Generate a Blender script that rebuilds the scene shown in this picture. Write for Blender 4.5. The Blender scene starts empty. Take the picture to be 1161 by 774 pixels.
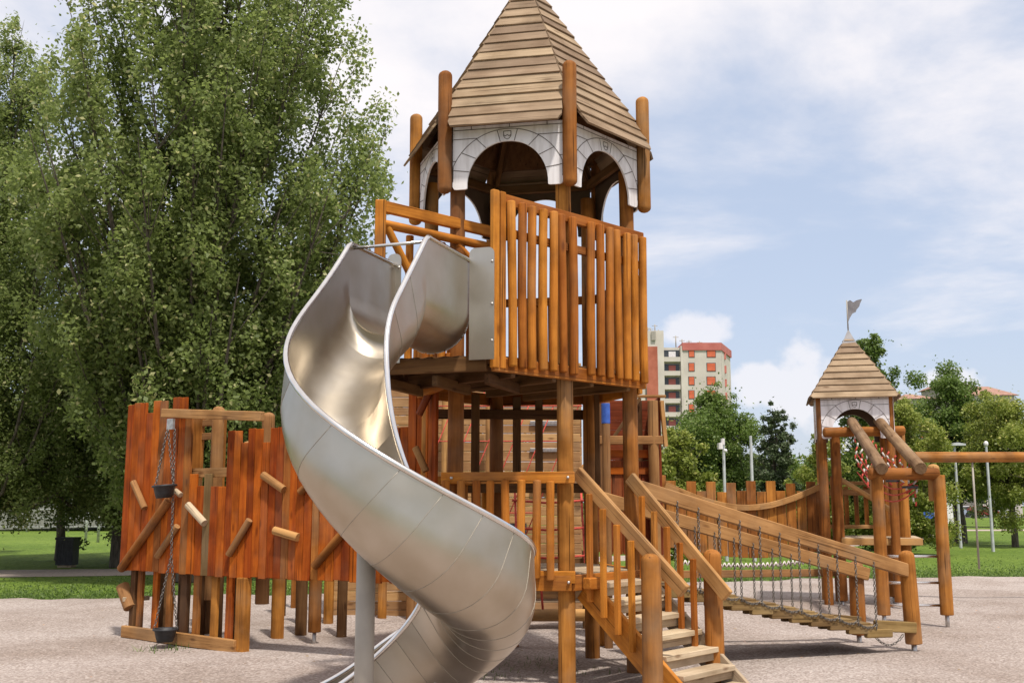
import bpy, math, random
import numpy as np
from mathutils import Vector, Matrix
random.seed(7); np.random.seed(7)
S = bpy.context.scene
COL = S.collection
R = math.radians
# ------------------------------------------------------------------ camera, world, sun, exposure
CAMH = 1.55; F = 1200.0; PITCH = math.atan(185.0/1200.0)
CP, SP = math.cos(PITCH), math.sin(PITCH)
cam_d = bpy.data.cameras.new('camera'); cam = bpy.data.objects.new('camera', cam_d); COL.objects.link(cam)
cam.location = (0, 0, CAMH); cam.rotation_euler = (math.pi/2 + PITCH, 0, 0)
cam_d.sensor_width = 36; cam_d.lens = 36*F/1161.0; cam_d.clip_end = 3000; cam_d.clip_start = 0.1
S.camera = cam
S.view_settings.view_transform = 'Standard'; S.view_settings.look = 'None'
S.view_settings.gamma = 1; S.view_settings.use_curve_mapping = False
S.view_settings.exposure = 0.16
SUN_EL, SUN_AZ = R(64), R(157)        # azimuth measured from +Y clockwise: behind the camera, to the right
w = bpy.data.worlds.new('World'); S.world = w; w.use_nodes = True
def nn(nt, t, **kw):
    n = nt.nodes.new(t)
    for k, v in kw.items():
        setattr(n, k, v)
    return n
def build_world():
    nt = w.node_tree; nt.nodes.clear(); L = nt.links.new
    out = nn(nt, 'ShaderNodeOutputWorld'); bg = nn(nt, 'ShaderNodeBackground')
    sky = nn(nt, 'ShaderNodeTexSky', sky_type='NISHITA', sun_disc=False)
    sky.sun_elevation = SUN_EL; sky.sun_rotation = SUN_AZ; sky.air_density = 1.0; sky.dust_density = 1.5; sky.ozone_density = 1.0
    tc = nn(nt, 'ShaderNodeTexCoord'); sep = nn(nt, 'ShaderNodeSeparateXYZ'); L(tc.outputs['Generated'], sep.inputs[0])
    def m(op, a, b=None, c=None):
        n = nn(nt, 'ShaderNodeMath', operation=op)
        for i, v in enumerate((a, b, c)):
            if v is None: continue
            if isinstance(v, (int, float)): n.inputs[i].default_value = v
            else: L(v, n.inputs[i])
        return n.outputs[0]
    zz = m('ADD', m('MAXIMUM', sep.outputs[2], 0.0), 0.16)
    cx = m('DIVIDE', sep.outputs[0], zz); cy = m('DIVIDE', sep.outputs[1], zz)
    cv = nn(nt, 'ShaderNodeCombineXYZ'); L(cx, cv.inputs[0]); L(cy, cv.inputs[1])
    no = nn(nt, 'ShaderNodeTexNoise'); no.inputs['Scale'].default_value = 1.15; no.inputs['Detail'].default_value = 9
    no.inputs['Roughness'].default_value = .58; no.inputs['Distortion'].default_value = .35; L(cv.outputs[0], no.inputs['Vector'])
    mp = nn(nt, 'ShaderNodeMapping'); mp.inputs['Scale'].default_value = (3.2, 3.2, 9); L(tc.outputs['Generated'], mp.inputs[0])
    n2 = nn(nt, 'ShaderNodeTexNoise'); n2.inputs['Scale'].default_value = 1.0; n2.inputs['Detail'].default_value = 6; L(mp.outputs[0], n2.inputs['Vector'])
    # more cloud higher up
    el = sep.outputs[2]
    cover = m('MULTIPLY_ADD', nn(nt, 'ShaderNodeMapRange').outputs[0], 1.0, 0.0)
    mr = [n for n in nt.nodes if n.type == 'MAP_RANGE'][0]
    L(el, mr.inputs[0]); mr.inputs[1].default_value = 0.12; mr.inputs[2].default_value = 0.55; mr.inputs[3].default_value = -.12; mr.inputs[4].default_value = 0.19
    d = m('ADD', m('ADD', m('MULTIPLY', no.outputs[0], .75), m('MULTIPLY', n2.outputs[0], .3)), cover)
    r1 = nn(nt, 'ShaderNodeMapRange', interpolation_type='SMOOTHSTEP'); L(d, r1.inputs[0])
    r1.inputs[1].default_value = .44; r1.inputs[2].default_value = .68; r1.inputs[3].default_value = .0; r1.inputs[4].default_value = 1.0
    # heaped clouds low down, each a patch of the sky dome in direction space
    yy = m('MAXIMUM', sep.outputs[1], .05); ax = m('DIVIDE', sep.outputs[0], yy); ez = m('DIVIDE', sep.outputs[2], yy)
    cv2 = nn(nt, 'ShaderNodeCombineXYZ'); L(ax, cv2.inputs[0]); L(ez, cv2.inputs[1])
    n3 = nn(nt, 'ShaderNodeTexNoise'); n3.inputs['Scale'].default_value = 26; n3.inputs['Detail'].default_value = 6; n3.inputs['Roughness'].default_value=.5; L(cv2.outputs[0], n3.inputs['Vector'])
    tot = None
    for (a, e, ra, re) in ((.178, .165, .034, .022), (.275, .115, .033, .042), (.235, .115, .05, .022), (.36, .075, .1, .03), (.42,.115,.03,.014), (-.3,.12,.1,.04)):
        q = m('ADD', m('POWER', m('ABSOLUTE', m('DIVIDE', m('SUBTRACT', ax, a), ra)), 2.0), m('POWER', m('ABSOLUTE', m('DIVIDE', m('SUBTRACT', ez, e), re)), 2.0))
        g = m('SUBTRACT', m('ADD', 1.25, m('MULTIPLY', m('SUBTRACT', n3.outputs[0], .5), 3.0)), q)
        tot = g if tot is None else m('MAXIMUM', tot, g)
    r2 = nn(nt, 'ShaderNodeMapRange', interpolation_type='SMOOTHSTEP'); L(tot, r2.inputs[0])
    r2.inputs[1].default_value = 0.0; r2.inputs[2].default_value = .8; r2.inputs[3].default_value = 0; r2.inputs[4].default_value = .62
    cl = m('MAXIMUM', m('MULTIPLY', r1.outputs[0], .97), r2.outputs[0])
    sc = nn(nt, 'ShaderNodeMix', data_type='RGBA', blend_type='MULTIPLY'); sc.inputs[0].default_value = 1
    L(sky.outputs[0], sc.inputs[6]); sc.inputs[7].default_value = (1.15, 1.0, .95, 1)
    haze = nn(nt, 'ShaderNodeMix', data_type='RGBA'); haze.inputs[0].default_value = .5
    L(sc.outputs[2], haze.inputs[6]); haze.inputs[7].default_value = (7.2, 8.4, 10.6, 1)
    mx = nn(nt, 'ShaderNodeMix', data_type='RGBA'); L(cl, mx.inputs[0]); L(haze.outputs[2], mx.inputs[6]); mx.inputs[7].default_value = (9.3, 8.9, 9.0, 1)
    L(mx.outputs[2], bg.inputs[0]); bg.inputs[1].default_value = 0.1; L(bg.outputs[0], out.inputs[0])
build_world()
sl = bpy.data.lights.new('sun', 'SUN'); sl.energy = 4.0; sl.angle = R(3); sl.color = (1, .94, .85)
so = bpy.data.objects.new('sun', sl); COL.objects.link(so)
sd = Vector((math.sin(SUN_AZ)*math.cos(SUN_EL), math.cos(SUN_AZ)*math.cos(SUN_EL), math.sin(SUN_EL)))
so.rotation_euler = (-sd).to_track_quat('-Z', 'Y').to_euler(); so.location = (0, -5, 30)
# ------------------------------------------------------------------ measuring helpers (survey of the site)
def ray(px, py):
    u = px-580.5; v = py-387
    return (u, F*CP+v*SP, F*SP-v*CP)
def at(px, py, Y):
    r = ray(px, py); k = Y/r[1]; return Vector((r[0]*k, Y, CAMH+r[2]*k))
def atz(px, py, Z):
    r = ray(px, py); k = (Z-CAMH)/r[2]; return Vector((r[0]*k, r[1]*k, Z))
def px_of(p):
    z = p[2]-CAMH; d = p[1]*CP+z*SP
    return 580.5+F*p[0]/d
# ------------------------------------------------------------------ materials
def new_mat(name):
    m = bpy.data.materials.new(name); m.use_nodes = True; nt = m.node_tree
    return m, nt, nt.nodes['Principled BSDF']
def wood(name, c1, c2, rough=.62, blotch=.35, grey=0.0, bump=.35):
    m, nt, b = new_mat(name); L = nt.links.new
    at_ = nn(nt, 'ShaderNodeAttribute', attribute_name='gc'); ti = nn(nt, 'ShaderNodeAttribute', attribute_name='tint')
    mp = nn(nt, 'ShaderNodeMapping'); mp.inputs['Scale'].default_value = (1.6, 26, 26); L(at_.outputs['Vector'], mp.inputs[0])
    n1 = nn(nt, 'ShaderNodeTexNoise'); n1.inputs['Scale'].default_value = 1; n1.inputs['Detail'].default_value = 6; n1.inputs['Roughness'].default_value = .65; n1.inputs['Distortion'].default_value=.4; L(mp.outputs[0], n1.inputs['Vector'])
    n2 = nn(nt, 'ShaderNodeTexNoise'); n2.inputs['Scale'].default_value = 3.2; n2.inputs['Detail'].default_value = 4; L(at_.outputs['Vector'], n2.inputs['Vector'])
    rp = nn(nt, 'ShaderNodeValToRGB'); L(n1.outputs[0], rp.inputs[0])
    e = rp.color_ramp.elements; e[0].position = .3; e[0].color = (*c2, 1); e[1].position = .68; e[1].color = (*c1, 1)
    # blotches
    mx = nn(nt, 'ShaderNodeMix', data_type='RGBA', blend_type='MULTIPLY'); L(rp.outputs[0], mx.inputs[6])
    r2 = nn(nt, 'ShaderNodeValToRGB'); L(n2.outputs[0], r2.inputs[0]); k = 1-blotch
    r2.color_ramp.elements[0].position = .35; r2.color_ramp.elements[0].color = (k, k*.95, k*.9, 1); r2.color_ramp.elements[1].position = .6; r2.color_ramp.elements[1].color = (1, 1, 1, 1)
    mx.inputs[0].default_value = 1; L(r2.outputs[0], mx.inputs[7])
    # knots
    mk = nn(nt, 'ShaderNodeMapping'); mk.inputs['Scale'].default_value = (2.1, 6.5, 6.5); L(at_.outputs['Vector'], mk.inputs[0])
    vo = nn(nt, 'ShaderNodeTexVoronoi'); vo.inputs['Scale'].default_value = 1.0; L(mk.outputs[0], vo.inputs['Vector'])
    rk = nn(nt, 'ShaderNodeValToRGB'); L(vo.outputs['Distance'], rk.inputs[0]); rk.color_ramp.elements[0].position = .05; rk.color_ramp.elements[0].color = (.35, .25, .2, 1); rk.color_ramp.elements[1].position = .14; rk.color_ramp.elements[1].color = (1, 1, 1, 1)
    mk2 = nn(nt, 'ShaderNodeMix', data_type='RGBA', blend_type='MULTIPLY'); mk2.inputs[0].default_value = .75; L(mx.outputs[2], mk2.inputs[6]); L(rk.outputs[0], mk2.inputs[7])
    # weathered grey patches
    n4 = nn(nt, 'ShaderNodeTexNoise'); n4.inputs['Scale'].default_value = 1.7; n4.inputs['Detail'].default_value = 5; L(at_.outputs['Vector'], n4.inputs['Vector'])
    r4 = nn(nt, 'ShaderNodeMapRange'); L(n4.outputs[0], r4.inputs[0]); r4.inputs[1].default_value = .5; r4.inputs[2].default_value = .72; r4.inputs[3].default_value = 0; r4.inputs[4].default_value = max(grey, .12)
    mg = nn(nt, 'ShaderNodeMix', data_type='RGBA'); L(r4.outputs[0], mg.inputs[0]); L(mk2.outputs[2], mg.inputs[6]); mg.inputs[7].default_value = (.24, .185, .125, 1)
    hs = nn(nt, 'ShaderNodeHueSaturation'); L(mg.outputs[2], hs.inputs['Color'])
    t2 = nn(nt, 'ShaderNodeMapRange'); L(ti.outputs['Fac'], t2.inputs[0]); t2.inputs[3].default_value = .70; t2.inputs[4].default_value = 1.2; L(t2.outputs[0], hs.inputs['Value'])
    t3 = nn(nt, 'ShaderNodeMapRange'); L(ti.outputs['Fac'], t3.inputs[0]); t3.inputs[3].default_value = .494; t3.inputs[4].default_value = .506; L(t3.outputs[0], hs.inputs['Hue'])
    mc = nn(nt, 'ShaderNodeMapping'); mc.inputs['Scale'].default_value = (.9, 55, 55); L(at_.outputs['Vector'], mc.inputs[0])
    nc = nn(nt, 'ShaderNodeTexNoise'); nc.inputs['Scale'].default_value = 1; nc.inputs['Detail'].default_value = 3; nc.inputs['Distortion'].default_value = .2; L(mc.outputs[0], nc.inputs['Vector'])
    rc = nn(nt, 'ShaderNodeValToRGB'); L(nc.outputs[0], rc.inputs[0]); rc.color_ramp.elements[0].position = .30; rc.color_ramp.elements[0].color = (.22, .18, .15, 1); rc.color_ramp.elements[1].position = .37; rc.color_ramp.elements[1].color = (1, 1, 1, 1)
    xc = nn(nt, 'ShaderNodeMix', data_type='RGBA', blend_type='MULTIPLY'); xc.inputs[0].default_value = .85; L(hs.outputs[0], xc.inputs[6]); L(rc.outputs[0], xc.inputs[7])
    L(xc.outputs[2], b.inputs['Base Color'])
    b.inputs['Roughness'].default_value = rough
    b.inputs['Specular IOR Level'].default_value = .12
    bm = nn(nt, 'ShaderNodeBump'); bm.inputs['Strength'].default_value = bump; bm.inputs['Distance'].default_value = .01; L(n1.outputs[0], bm.inputs['Height']); L(bm.outputs[0], b.inputs['Normal'])
    return m
def noise_mat(name, c1, c2, scale=5, rough=.7, bump=0, metallic=0, detail=5, dist=.01, lo=.35, hi=.65, coord='Object', spec=.5, stretch=None):
    m, nt, b = new_mat(name); L = nt.links.new
    tc = nn(nt, 'ShaderNodeTexCoord'); src = tc.outputs[coord]
    if stretch:
        mp = nn(nt, 'ShaderNodeMapping'); mp.inputs['Scale'].default_value = stretch; L(src, mp.inputs[0]); src = mp.outputs[0]
    n1 = nn(nt, 'ShaderNodeTexNoise'); n1.inputs['Scale'].default_value = scale; n1.inputs['Detail'].default_value = detail; L(src, n1.inputs['Vector'])
    rp = nn(nt, 'ShaderNodeValToRGB'); L(n1.outputs[0], rp.inputs[0]); e = rp.color_ramp.elements
    e[0].position = lo; e[0].color = (*c1, 1); e[1].position = hi; e[1].color = (*c2, 1)
    L(rp.outputs[0], b.inputs['Base Color']); b.inputs['Roughness'].default_value = rough; b.inputs['Metallic'].default_value = metallic
    b.inputs['Specular IOR Level'].default_value = spec
    if bump:
        bm = nn(nt, 'ShaderNodeBump'); bm.inputs['Strength'].default_value = bump; bm.inputs['Distance'].default_value = dist; L(n1.outputs[0], bm.inputs['Height']); L(bm.outputs[0], b.inputs['Normal'])
    return m
M = {}
M['orange'] = wood('stained_pine', (.58, .215, .032), (.35, .11, .016), .6, .38, .22)
M['post'] = wood('round_pine', (.46, .185, .040), (.26, .095, .020), .65, .45, .45)
M['oldpost'] = wood('weathered_pine', (.50, .27, .105), (.33, .165, .06), .65, .3, .32)
M['red'] = wood('red_stained_boards', (.48, .112, .011), (.28, .050, .006), .72, .42, .2)
M['orangebrown'] = wood('brown_boards', (.44, .165, .038), (.27, .085, .018), .68, .4, .4)
M['olddark'] = wood('sun_greyed_logs', (.36, .235, .13), (.22, .13, .07), .75, .4, .5)
M['darkred'] = wood('dark_red_boards', (.30, .07, .022), (.17, .035, .012), .6, .35, .1)
M['dark'] = wood('dark_underside_boards', (.17, .085, .035), (.09, .042, .018), .7, .3, .2)  # dark timber; under the roof and palisade its darkness stands for shade
M['tan'] = wood('tan_cladding', (.50, .30, .14), (.36, .19, .08), .65, .25, .3)
M['roof'] = wood('roof_boards', (.37, .265, .175), (.25, .175, .115), .72, .3, .45, .5)
M['grey'] = wood('weathered_treads', (.56, .44, .31), (.40, .31, .205), .75, .25, .4)
M['olive'] = wood('greenish_planks', (.28, .18, .075), (.17, .105, .04), .7, .3, .3)
M['steel'] = noise_mat('brushed_steel', (.46, .43, .385), (.58, .55, .50), 2.2, .3, 0, 1.0)
def steel_slide():
    m, nt, b = new_mat('slide_steel'); L = nt.links.new
    tc = nn(nt, 'ShaderNodeTexCoord')
    n1 = nn(nt, 'ShaderNodeTexNoise'); n1.inputs['Scale'].default_value = 2.3; n1.inputs['Detail'].default_value = 7; L(tc.outputs['Object'], n1.inputs['Vector'])
    rp = nn(nt, 'ShaderNodeValToRGB'); L(n1.outputs[0], rp.inputs[0]); rp.color_ramp.elements[0].position = .35; rp.color_ramp.elements[0].color = (.46, .40, .315, 1); rp.color_ramp.elements[1].position = .65; rp.color_ramp.elements[1].color = (.56, .51, .44, 1)
    L(rp.outputs[0], b.inputs['Base Color']); b.inputs['Metallic'].default_value = 1
    n2 = nn(nt, 'ShaderNodeTexNoise'); n2.inputs['Scale'].default_value = 4; n2.inputs['Detail'].default_value = 4; L(tc.outputs['Object'], n2.inputs['Vector'])
    mr = nn(nt, 'ShaderNodeMapRange'); L(n2.outputs[0], mr.inputs[0]); mr.inputs[1].default_value = .3; mr.inputs[2].default_value = .7; mr.inputs[3].default_value = .30; mr.inputs[4].default_value = .40; L(mr.outputs[0], b.inputs['Roughness'])
    bm = nn(nt, 'ShaderNodeBump'); bm.inputs['Strength'].default_value = .05; bm.inputs['Distance'].default_value = .015; L(n1.outputs[0], bm.inputs['Height']); L(bm.outputs[0], b.inputs['Normal'])
    return m
M['slide'] = steel_slide()
M['rim'] = noise_mat('polished_steel', (.70, .67, .64), (.80, .78, .76), 9, .22, 0, 1.0)
M['paintgrey'] = noise_mat('grey_painted_steel', (.30, .27, .23), (.37, .335, .285), 4, .5)
M['galv'] = noise_mat('galvanised_steel', (.42, .40, .38), (.60, .58, .56), 30, .42, 0, .9)
M['flagmetal'] = noise_mat('dull_flag_metal', (.16, .15, .16), (.24, .23, .24), 8, .5)
M['weld'] = noise_mat('weld_seam', (.20, .18, .15), (.34, .31, .27), 20, .5, 0, .8)
M['seam'] = noise_mat('soft_seam', (.30, .27, .22), (.40, .36, .30), 20, .6, 0, .8)
M['chain'] = noise_mat('dark_chain_steel', (.10, .09, .08), (.24, .22, .20), 40, .45, 0, .7)
M['white'] = noise_mat('white_panel', (.54, .50, .49), (.78, .75, .76), 2.2, .5, lo=.28, hi=.56, stretch=(7, 7, 1.0))
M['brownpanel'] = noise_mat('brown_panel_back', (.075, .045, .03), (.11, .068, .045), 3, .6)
M['line'] = noise_mat('engraved_line', (.10, .08, .07), (.16, .13, .12), 8, .8)
M['black'] = noise_mat('black_rubber', (.012, .012, .014), (.03, .03, .034), 12, .55)
M['redrope'] = noise_mat('red_rope', (.42, .045, .03), (.62, .09, .06), 40, .8, .4)
M['whiterope'] = noise_mat('white_rope', (.55, .5, .46), (.75, .72, .68), 30, .8)
M['bluepaint'] = noise_mat('blue_paint', (.03, .09, .40), (.05, .14, .55), 20, .5)
M['asphalt'] = noise_mat('path_gravel', (.30, .24, .20), (.44, .36, .31), 14, .9, .3, coord='Object')
M['lamp'] = noise_mat('lamp_grey', (.45, .46, .48), (.60, .61, .62), 4, .45, 0, .3)
M['plaster'] = noise_mat('pale_plaster', (.50, .45, .40), (.62, .565, .50), .25, .85)
M['brick'] = noise_mat('brick_red', (.34, .09, .05), (.48, .15, .09), .4, .8)
M['shutter'] = noise_mat('orange_red_shutter', (.50, .09, .03), (.64, .14, .06), .8, .6)
M['bandred'] = noise_mat('red_fascia', (.42, .11, .09), (.52, .16, .13), .3, .7)
M['glass'] = noise_mat('dark_window', (.03, .035, .04), (.07, .075, .08), .5, .15)
M['tile'] = noise_mat('roof_tile', (.26, .14, .10), (.36, .20, .15), 1.5, .8)
def ground_mat(name, cols, scale, bump, dist=.02, big=.25, sp2=None, rough=.95):
    m, nt, b = new_mat(name); L = nt.links.new
    tc = nn(nt, 'ShaderNodeTexCoord')
    n1 = nn(nt, 'ShaderNodeTexNoise'); n1.inputs['Scale'].default_value = scale; n1.inputs['Detail'].default_value = 3; n1.inputs['Roughness'].default_value = .7; L(tc.outputs['Object'], n1.inputs['Vector'])
    v = nn(nt, 'ShaderNodeTexVoronoi'); v.inputs['Scale'].default_value = scale*1.3; L(tc.outputs['Object'], v.inputs['Vector'])
    n2 = nn(nt, 'ShaderNodeTexNoise'); n2.inputs['Scale'].default_value = big; n2.inputs['Detail'].default_value = 6; L(tc.outputs['Object'], n2.inputs['Vector'])
    ad = nn(nt, 'ShaderNodeMath', operation='MULTIPLY_ADD'); L(v.outputs['Color'], ad.inputs[0]); ad.inputs[1].default_value = .45; 
    ml = nn(nt, 'ShaderNodeMath', operation='MULTIPLY'); L(n1.outputs[0], ml.inputs[0]); ml.inputs[1].default_value = .55; L(ml.outputs[0], ad.inputs[2])
    rp = nn(nt, 'ShaderNodeValToRGB'); L(ad.outputs[0], rp.inputs[0]); e = rp.color_ramp.elements
    e[0].position = .22; e[0].color = (*cols[0], 1); e[1].position = .75; e[1].color = (*cols[2], 1); q = e.new(.5); q.color = (*cols[1], 1)
    mx = nn(nt, 'ShaderNodeMix', data_type='RGBA', blend_type='MULTIPLY'); mx.inputs[0].default_value = 1; L(rp.outputs[0], mx.inputs[6])
    r2 = nn(nt, 'ShaderNodeValToRGB'); L(n2.outputs[0], r2.inputs[0]); r2.color_ramp.elements[0].position = .32; r2.color_ramp.elements[0].color = (*(sp2 or (.72, .7, .66)), 1); r2.color_ramp.elements[1].position = .62; r2.color_ramp.elements[1].color = (1, 1, 1, 1)
    L(r2.outputs[0], mx.inputs[7]); L(mx.outputs[2], b.inputs['Base Color']); b.inputs['Roughness'].default_value = rough; b.inputs['Specular IOR Level'].default_value = .2
    bm = nn(nt, 'ShaderNodeBump'); bm.inputs['Strength'].default_value = bump; bm.inputs['Distance'].default_value = dist; L(ad.outputs[0], bm.inputs['Height'])
    n5 = nn(nt, 'ShaderNodeTexNoise'); n5.inputs['Scale'].default_value = 4.5; n5.inputs['Detail'].default_value = 4; n5.inputs['Roughness'].default_value = .6; L(tc.outputs['Object'], n5.inputs['Vector'])
    b2 = nn(nt, 'ShaderNodeBump'); b2.inputs['Strength'].default_value = .8; b2.inputs['Distance'].default_value = .06; L(n5.outputs[0], b2.inputs['Height']); L(bm.outputs[0], b2.inputs['Normal']); L(b2.outputs[0], b.inputs['Normal'])
    return m
M['gravel'] = ground_mat('pale_gravel', ((.20, .160, .140), (.375, .315, .285), (.575, .51, .475)), 42, .9, .02, .55, (.72, .68, .64))
M['lawn'] = ground_mat('lawn', ((.06, .10, .012), (.125, .19, .025), (.20, .27, .05)), 9, 1.0, .05, .22, (.66, .74, .6))
def leaf_mat(name, c1, c2, trans=.35):
    m, nt, b = new_mat(name); L = nt.links.new
    at_ = nn(nt, 'ShaderNodeAttribute', attribute_name='tint')
    rp = nn(nt, 'ShaderNodeValToRGB'); L(at_.outputs['Fac'], rp.inputs[0]); e = rp.color_ramp.elements
    e[0].position = 0; e[0].color = (*c1, 1); e[1].position = .8; e[1].color = (*c2, 1)
    q = e.new(1.0); q.color = (min(1, c2[0]*1.9+.03), min(1, c2[1]*1.55+.02), min(1, c2[2]*2+.04), 1)
    L(rp.outputs[0], b.inputs['Base Color']); b.inputs['Roughness'].default_value = .5; b.inputs['Specular IOR Level'].default_value = .35
    tr = nn(nt, 'ShaderNodeBsdfTranslucent'); hs = nn(nt, 'ShaderNodeHueSaturation'); L(rp.outputs[0], hs.inputs['Color']); hs.inputs['Value'].default_value = 1.5; L(hs.outputs[0], tr.inputs[0])
    ms = nn(nt, 'ShaderNodeMixShader'); ms.inputs[0].default_value = trans; L(b.outputs[0], ms.inputs[1]); L(tr.outputs[0], ms.inputs[2])
    L(ms.outputs[0], nt.nodes['Material Output'].inputs[0])
    return m
M['leaf_poplar'] = leaf_mat('poplar_leaves', (.10, .14, .03), (.23, .28, .09), .5)
M['leaf_dark'] = leaf_mat('dark_leaves', (.040, .066, .012), (.095, .135, .03))
M['leaf_mid'] = leaf_mat('green_leaves', (.06, .105, .017), (.14, .21, .04))
M['leaf_light'] = leaf_mat('light_leaves', (.12, .155, .02), (.25, .29, .055))
M['leaf_conifer'] = leaf_mat('conifer_needles', (.038, .062, .022), (.095, .13, .055), .15)
M['bark'] = noise_mat('bark', (.045, .035, .025), (.12, .10, .075), 8, .9, .8, dist=.04, stretch=(3, 3, .6))
# ------------------------------------------------------------------ mesh builder
class MB:
    def __init__(s): s.v = []; s.f = []; s.g = []; s.t = []; s.sm = []; s.mi = []
    def add(s, vs, fs, axis=None, tint=None, smooth=False, mi=0, org=None):
        k = len(s.v); vs = [Vector(a) for a in vs]; s.v += vs
        tint = random.random() if tint is None else tint; off = Vector((random.uniform(0, 40), random.uniform(0, 40), random.uniform(0, 40)))
        if axis is None: axis = Vector((0, 0, 1))
        a = Vector(axis).normalized(); b = a.orthogonal().normalized(); c = a.cross(b); o = vs[0]
        for q in vs:
            d = q-o; s.g.append(Vector((d.dot(a), d.dot(b), d.dot(c)))+off); s.t.append(tint)
        for f in fs: s.f.append(tuple(i+k for i in f)); s.sm.append(smooth); s.mi.append(mi)
        return s
    def beam(s, p0, p1, wd, th, up=(0, 0, 1), ch=None, tint=None, mi=0):
        """board from p0 to p1 (centre line); wd across, th along up; chamfered edges"""
        p0 = Vector(p0); p1 = Vector(p1); a = (p1-p0); ln = a.length; a.normalize()
        x = a.cross(Vector(up)); 
        if x.length < 1e-4: x = a.cross(Vector((0, 1, 0)))
        x.normalize(); y = x.cross(a).normalized()
        ch = min(wd, th)*.13 if ch is None else ch
        def ring(c, ins):
            hw = wd/2-ins; ht = th/2-ins; k = ch*.8
            return [c+x*sx+y*sy for sx, sy in ((hw-k, -ht), (hw, -ht+k), (hw, ht-k), (hw-k, ht), (-hw+k, ht), (-hw, ht-k), (-hw, -ht+k), (-hw+k, -ht))]
        e = min(ch, ln*.2)
        vs = ring(p0, ch*.7)+ring(p0+a*e, 0)+ring(p1-a*e, 0)+ring(p1, ch*.7)
        fs = [tuple(range(7, -1, -1)), tuple(range(24, 32))]
        for r in range(3):
            for i in range(8): j = (i+1) % 8; fs.append((r*8+i, r*8+j, r*8+8+j, r*8+8+i))
        return s.add(vs, fs, a, tint, False, mi)
    def log(s, p0, p1, r0, r1=None, d0=0, d1=0, n=16, tint=None, mi=0, wob=.025):
        """round timber; d0/d1 = length of the rounding at each end"""
        p0 = Vector(p0); p1 = Vector(p1); a = p1-p0; ln = a.length; a.normalize(); r1 = r0 if r1 is None else r1
        x = a.orthogonal().normalized(); y = a.cross(x)
        st = []
        if d0 > 0: st += [(d0*(1-math.cos(q)), math.sin(q)) for q in (.25, .6, 1.0, 1.3)]
        else: st += [(0, .93), (r0*.08, 1)]
        m = max(2, int(ln/.35)); body = [d0+r0*.1+(ln-d0-d1-r0*.2)*i/m for i in range(m+1)]
        st += [(b, 1) for b in body]
        if d1 > 0: st += [(ln-d1*(1-math.cos(q)), math.sin(q)) for q in (1.3, 1.0, .6, .25)]
        else: st += [(ln-r1*.08, 1), (ln, .93)]
        vs = []; ph = random.uniform(0, 6)
        for (t, k) in st:
            c = p0+a*t; rr = (r0+(r1-r0)*t/ln)*k; 
            ox = r0*wob*math.sin(t*2.3+ph)
            for i in range(n):
                an = 2*math.pi*i/n; q = rr*(1+.02*math.sin(3*an+t*4+ph))
                vs.append(c+x*(q*math.cos(an)+ox)+y*(q*math.sin(an)))
        fs = []
        for k in range(len(st)-1):
            for i in range(n): j = (i+1) % n; fs.append((k*n+i, k*n+j, k*n+n+j, k*n+n+i))
        b0 = len(s.f)
        s.add(vs, fs+[tuple(range(n-1, -1, -1)), tuple(range((len(st)-1)*n, len(st)*n))], a, tint, True, mi)
        if d0 == 0: s.sm[-2] = False
        if d1 == 0: s.sm[-1] = False
        return s
    def tube(s, pts, r, n=8, tint=.5, mi=0, closed=False):
        pts = [Vector(p) for p in pts]; vs = []; N = len(pts)
        prev = None
        for i, p in enumerate(pts):
            if closed: a = pts[(i+1) % N]-pts[i-1]
            else: a = (pts[min(i+1, N-1)]-pts[max(i-1, 0)])
            a.normalize()
            x = a.orthogonal().normalized() if prev is None else (prev-a*prev.dot(a)).normalized()
            prev = x; y = a.cross(x)
            for k in range(n): an = 2*math.pi*k/n; vs.append(p+x*r*math.cos(an)+y*r*math.sin(an))
        fs = []
        for k in range(N if closed else N-1):
            k2 = (k+1) % N
            for i in range(n): j = (i+1) % n; fs.append((k*n+i, k*n+j, k2*n+j, k2*n+i))
        if not closed: fs += [tuple(range(n-1, -1, -1)), tuple(range((N-1)*n, N*n))]
        return s.add(vs, fs, (0, 0, 1), tint, True, mi)
    def box(s, lo, hi, tint=None, mi=0, axis=None):
        lo = Vector(lo); hi = Vector(hi)
        vs = [(x, y, z) for x in (lo.x, hi.x) for y in (lo.y, hi.y) for z in (lo.z, hi.z)]
        return s.add(vs, [(0, 1, 3, 2), (4, 6, 7, 5), (0, 4, 5, 1), (2, 3, 7, 6), (0, 2, 6, 4), (1, 5, 7, 3)], axis, tint, False, mi)
    def prism(s, poly, o, ux, uy, th, tint=None, mi=0, axis=None):
        """2D outline extruded by th along ux x uy, starting at the plane"""
        o = Vector(o); ux = Vector(ux); uy = Vector(uy); nz = ux.cross(uy).normalized(); n = len(poly)
        vs = [o+ux*a+uy*b for a, b in poly]+[o+ux*a+uy*b+nz*th for a, b in poly]
        fs = [tuple(range(n-1, -1, -1)), tuple(range(n, 2*n))]+[(i, (i+1) % n, n+(i+1) % n, n+i) for i in range(n)]
        return s.add(vs, fs, axis or uy, tint, False, mi)
    def sphere(s, c, r, n=10, m=7, sc=(1, 1, 1), tint=.5, mi=0):
        c = Vector(c); vs = [c+Vector((0, 0, r*sc[2]))]
        for i in range(1, m):
            for k in range(n):
                t = math.pi*i/m; p = 2*math.pi*k/n; vs.append(c+Vector((r*sc[0]*math.sin(t)*math.cos(p), r*sc[1]*math.sin(t)*math.sin(p), r*sc[2]*math.cos(t))))
        vs.append(c-Vector((0, 0, r*sc[2]))); fs = [(0, 1+k, 1+(k+1) % n) for k in range(n)]
        for i in range(m-2):
            for k in range(n): a = 1+i*n; fs.append((a+k, a+n+k, a+n+(k+1) % n, a+(k+1) % n))
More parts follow.
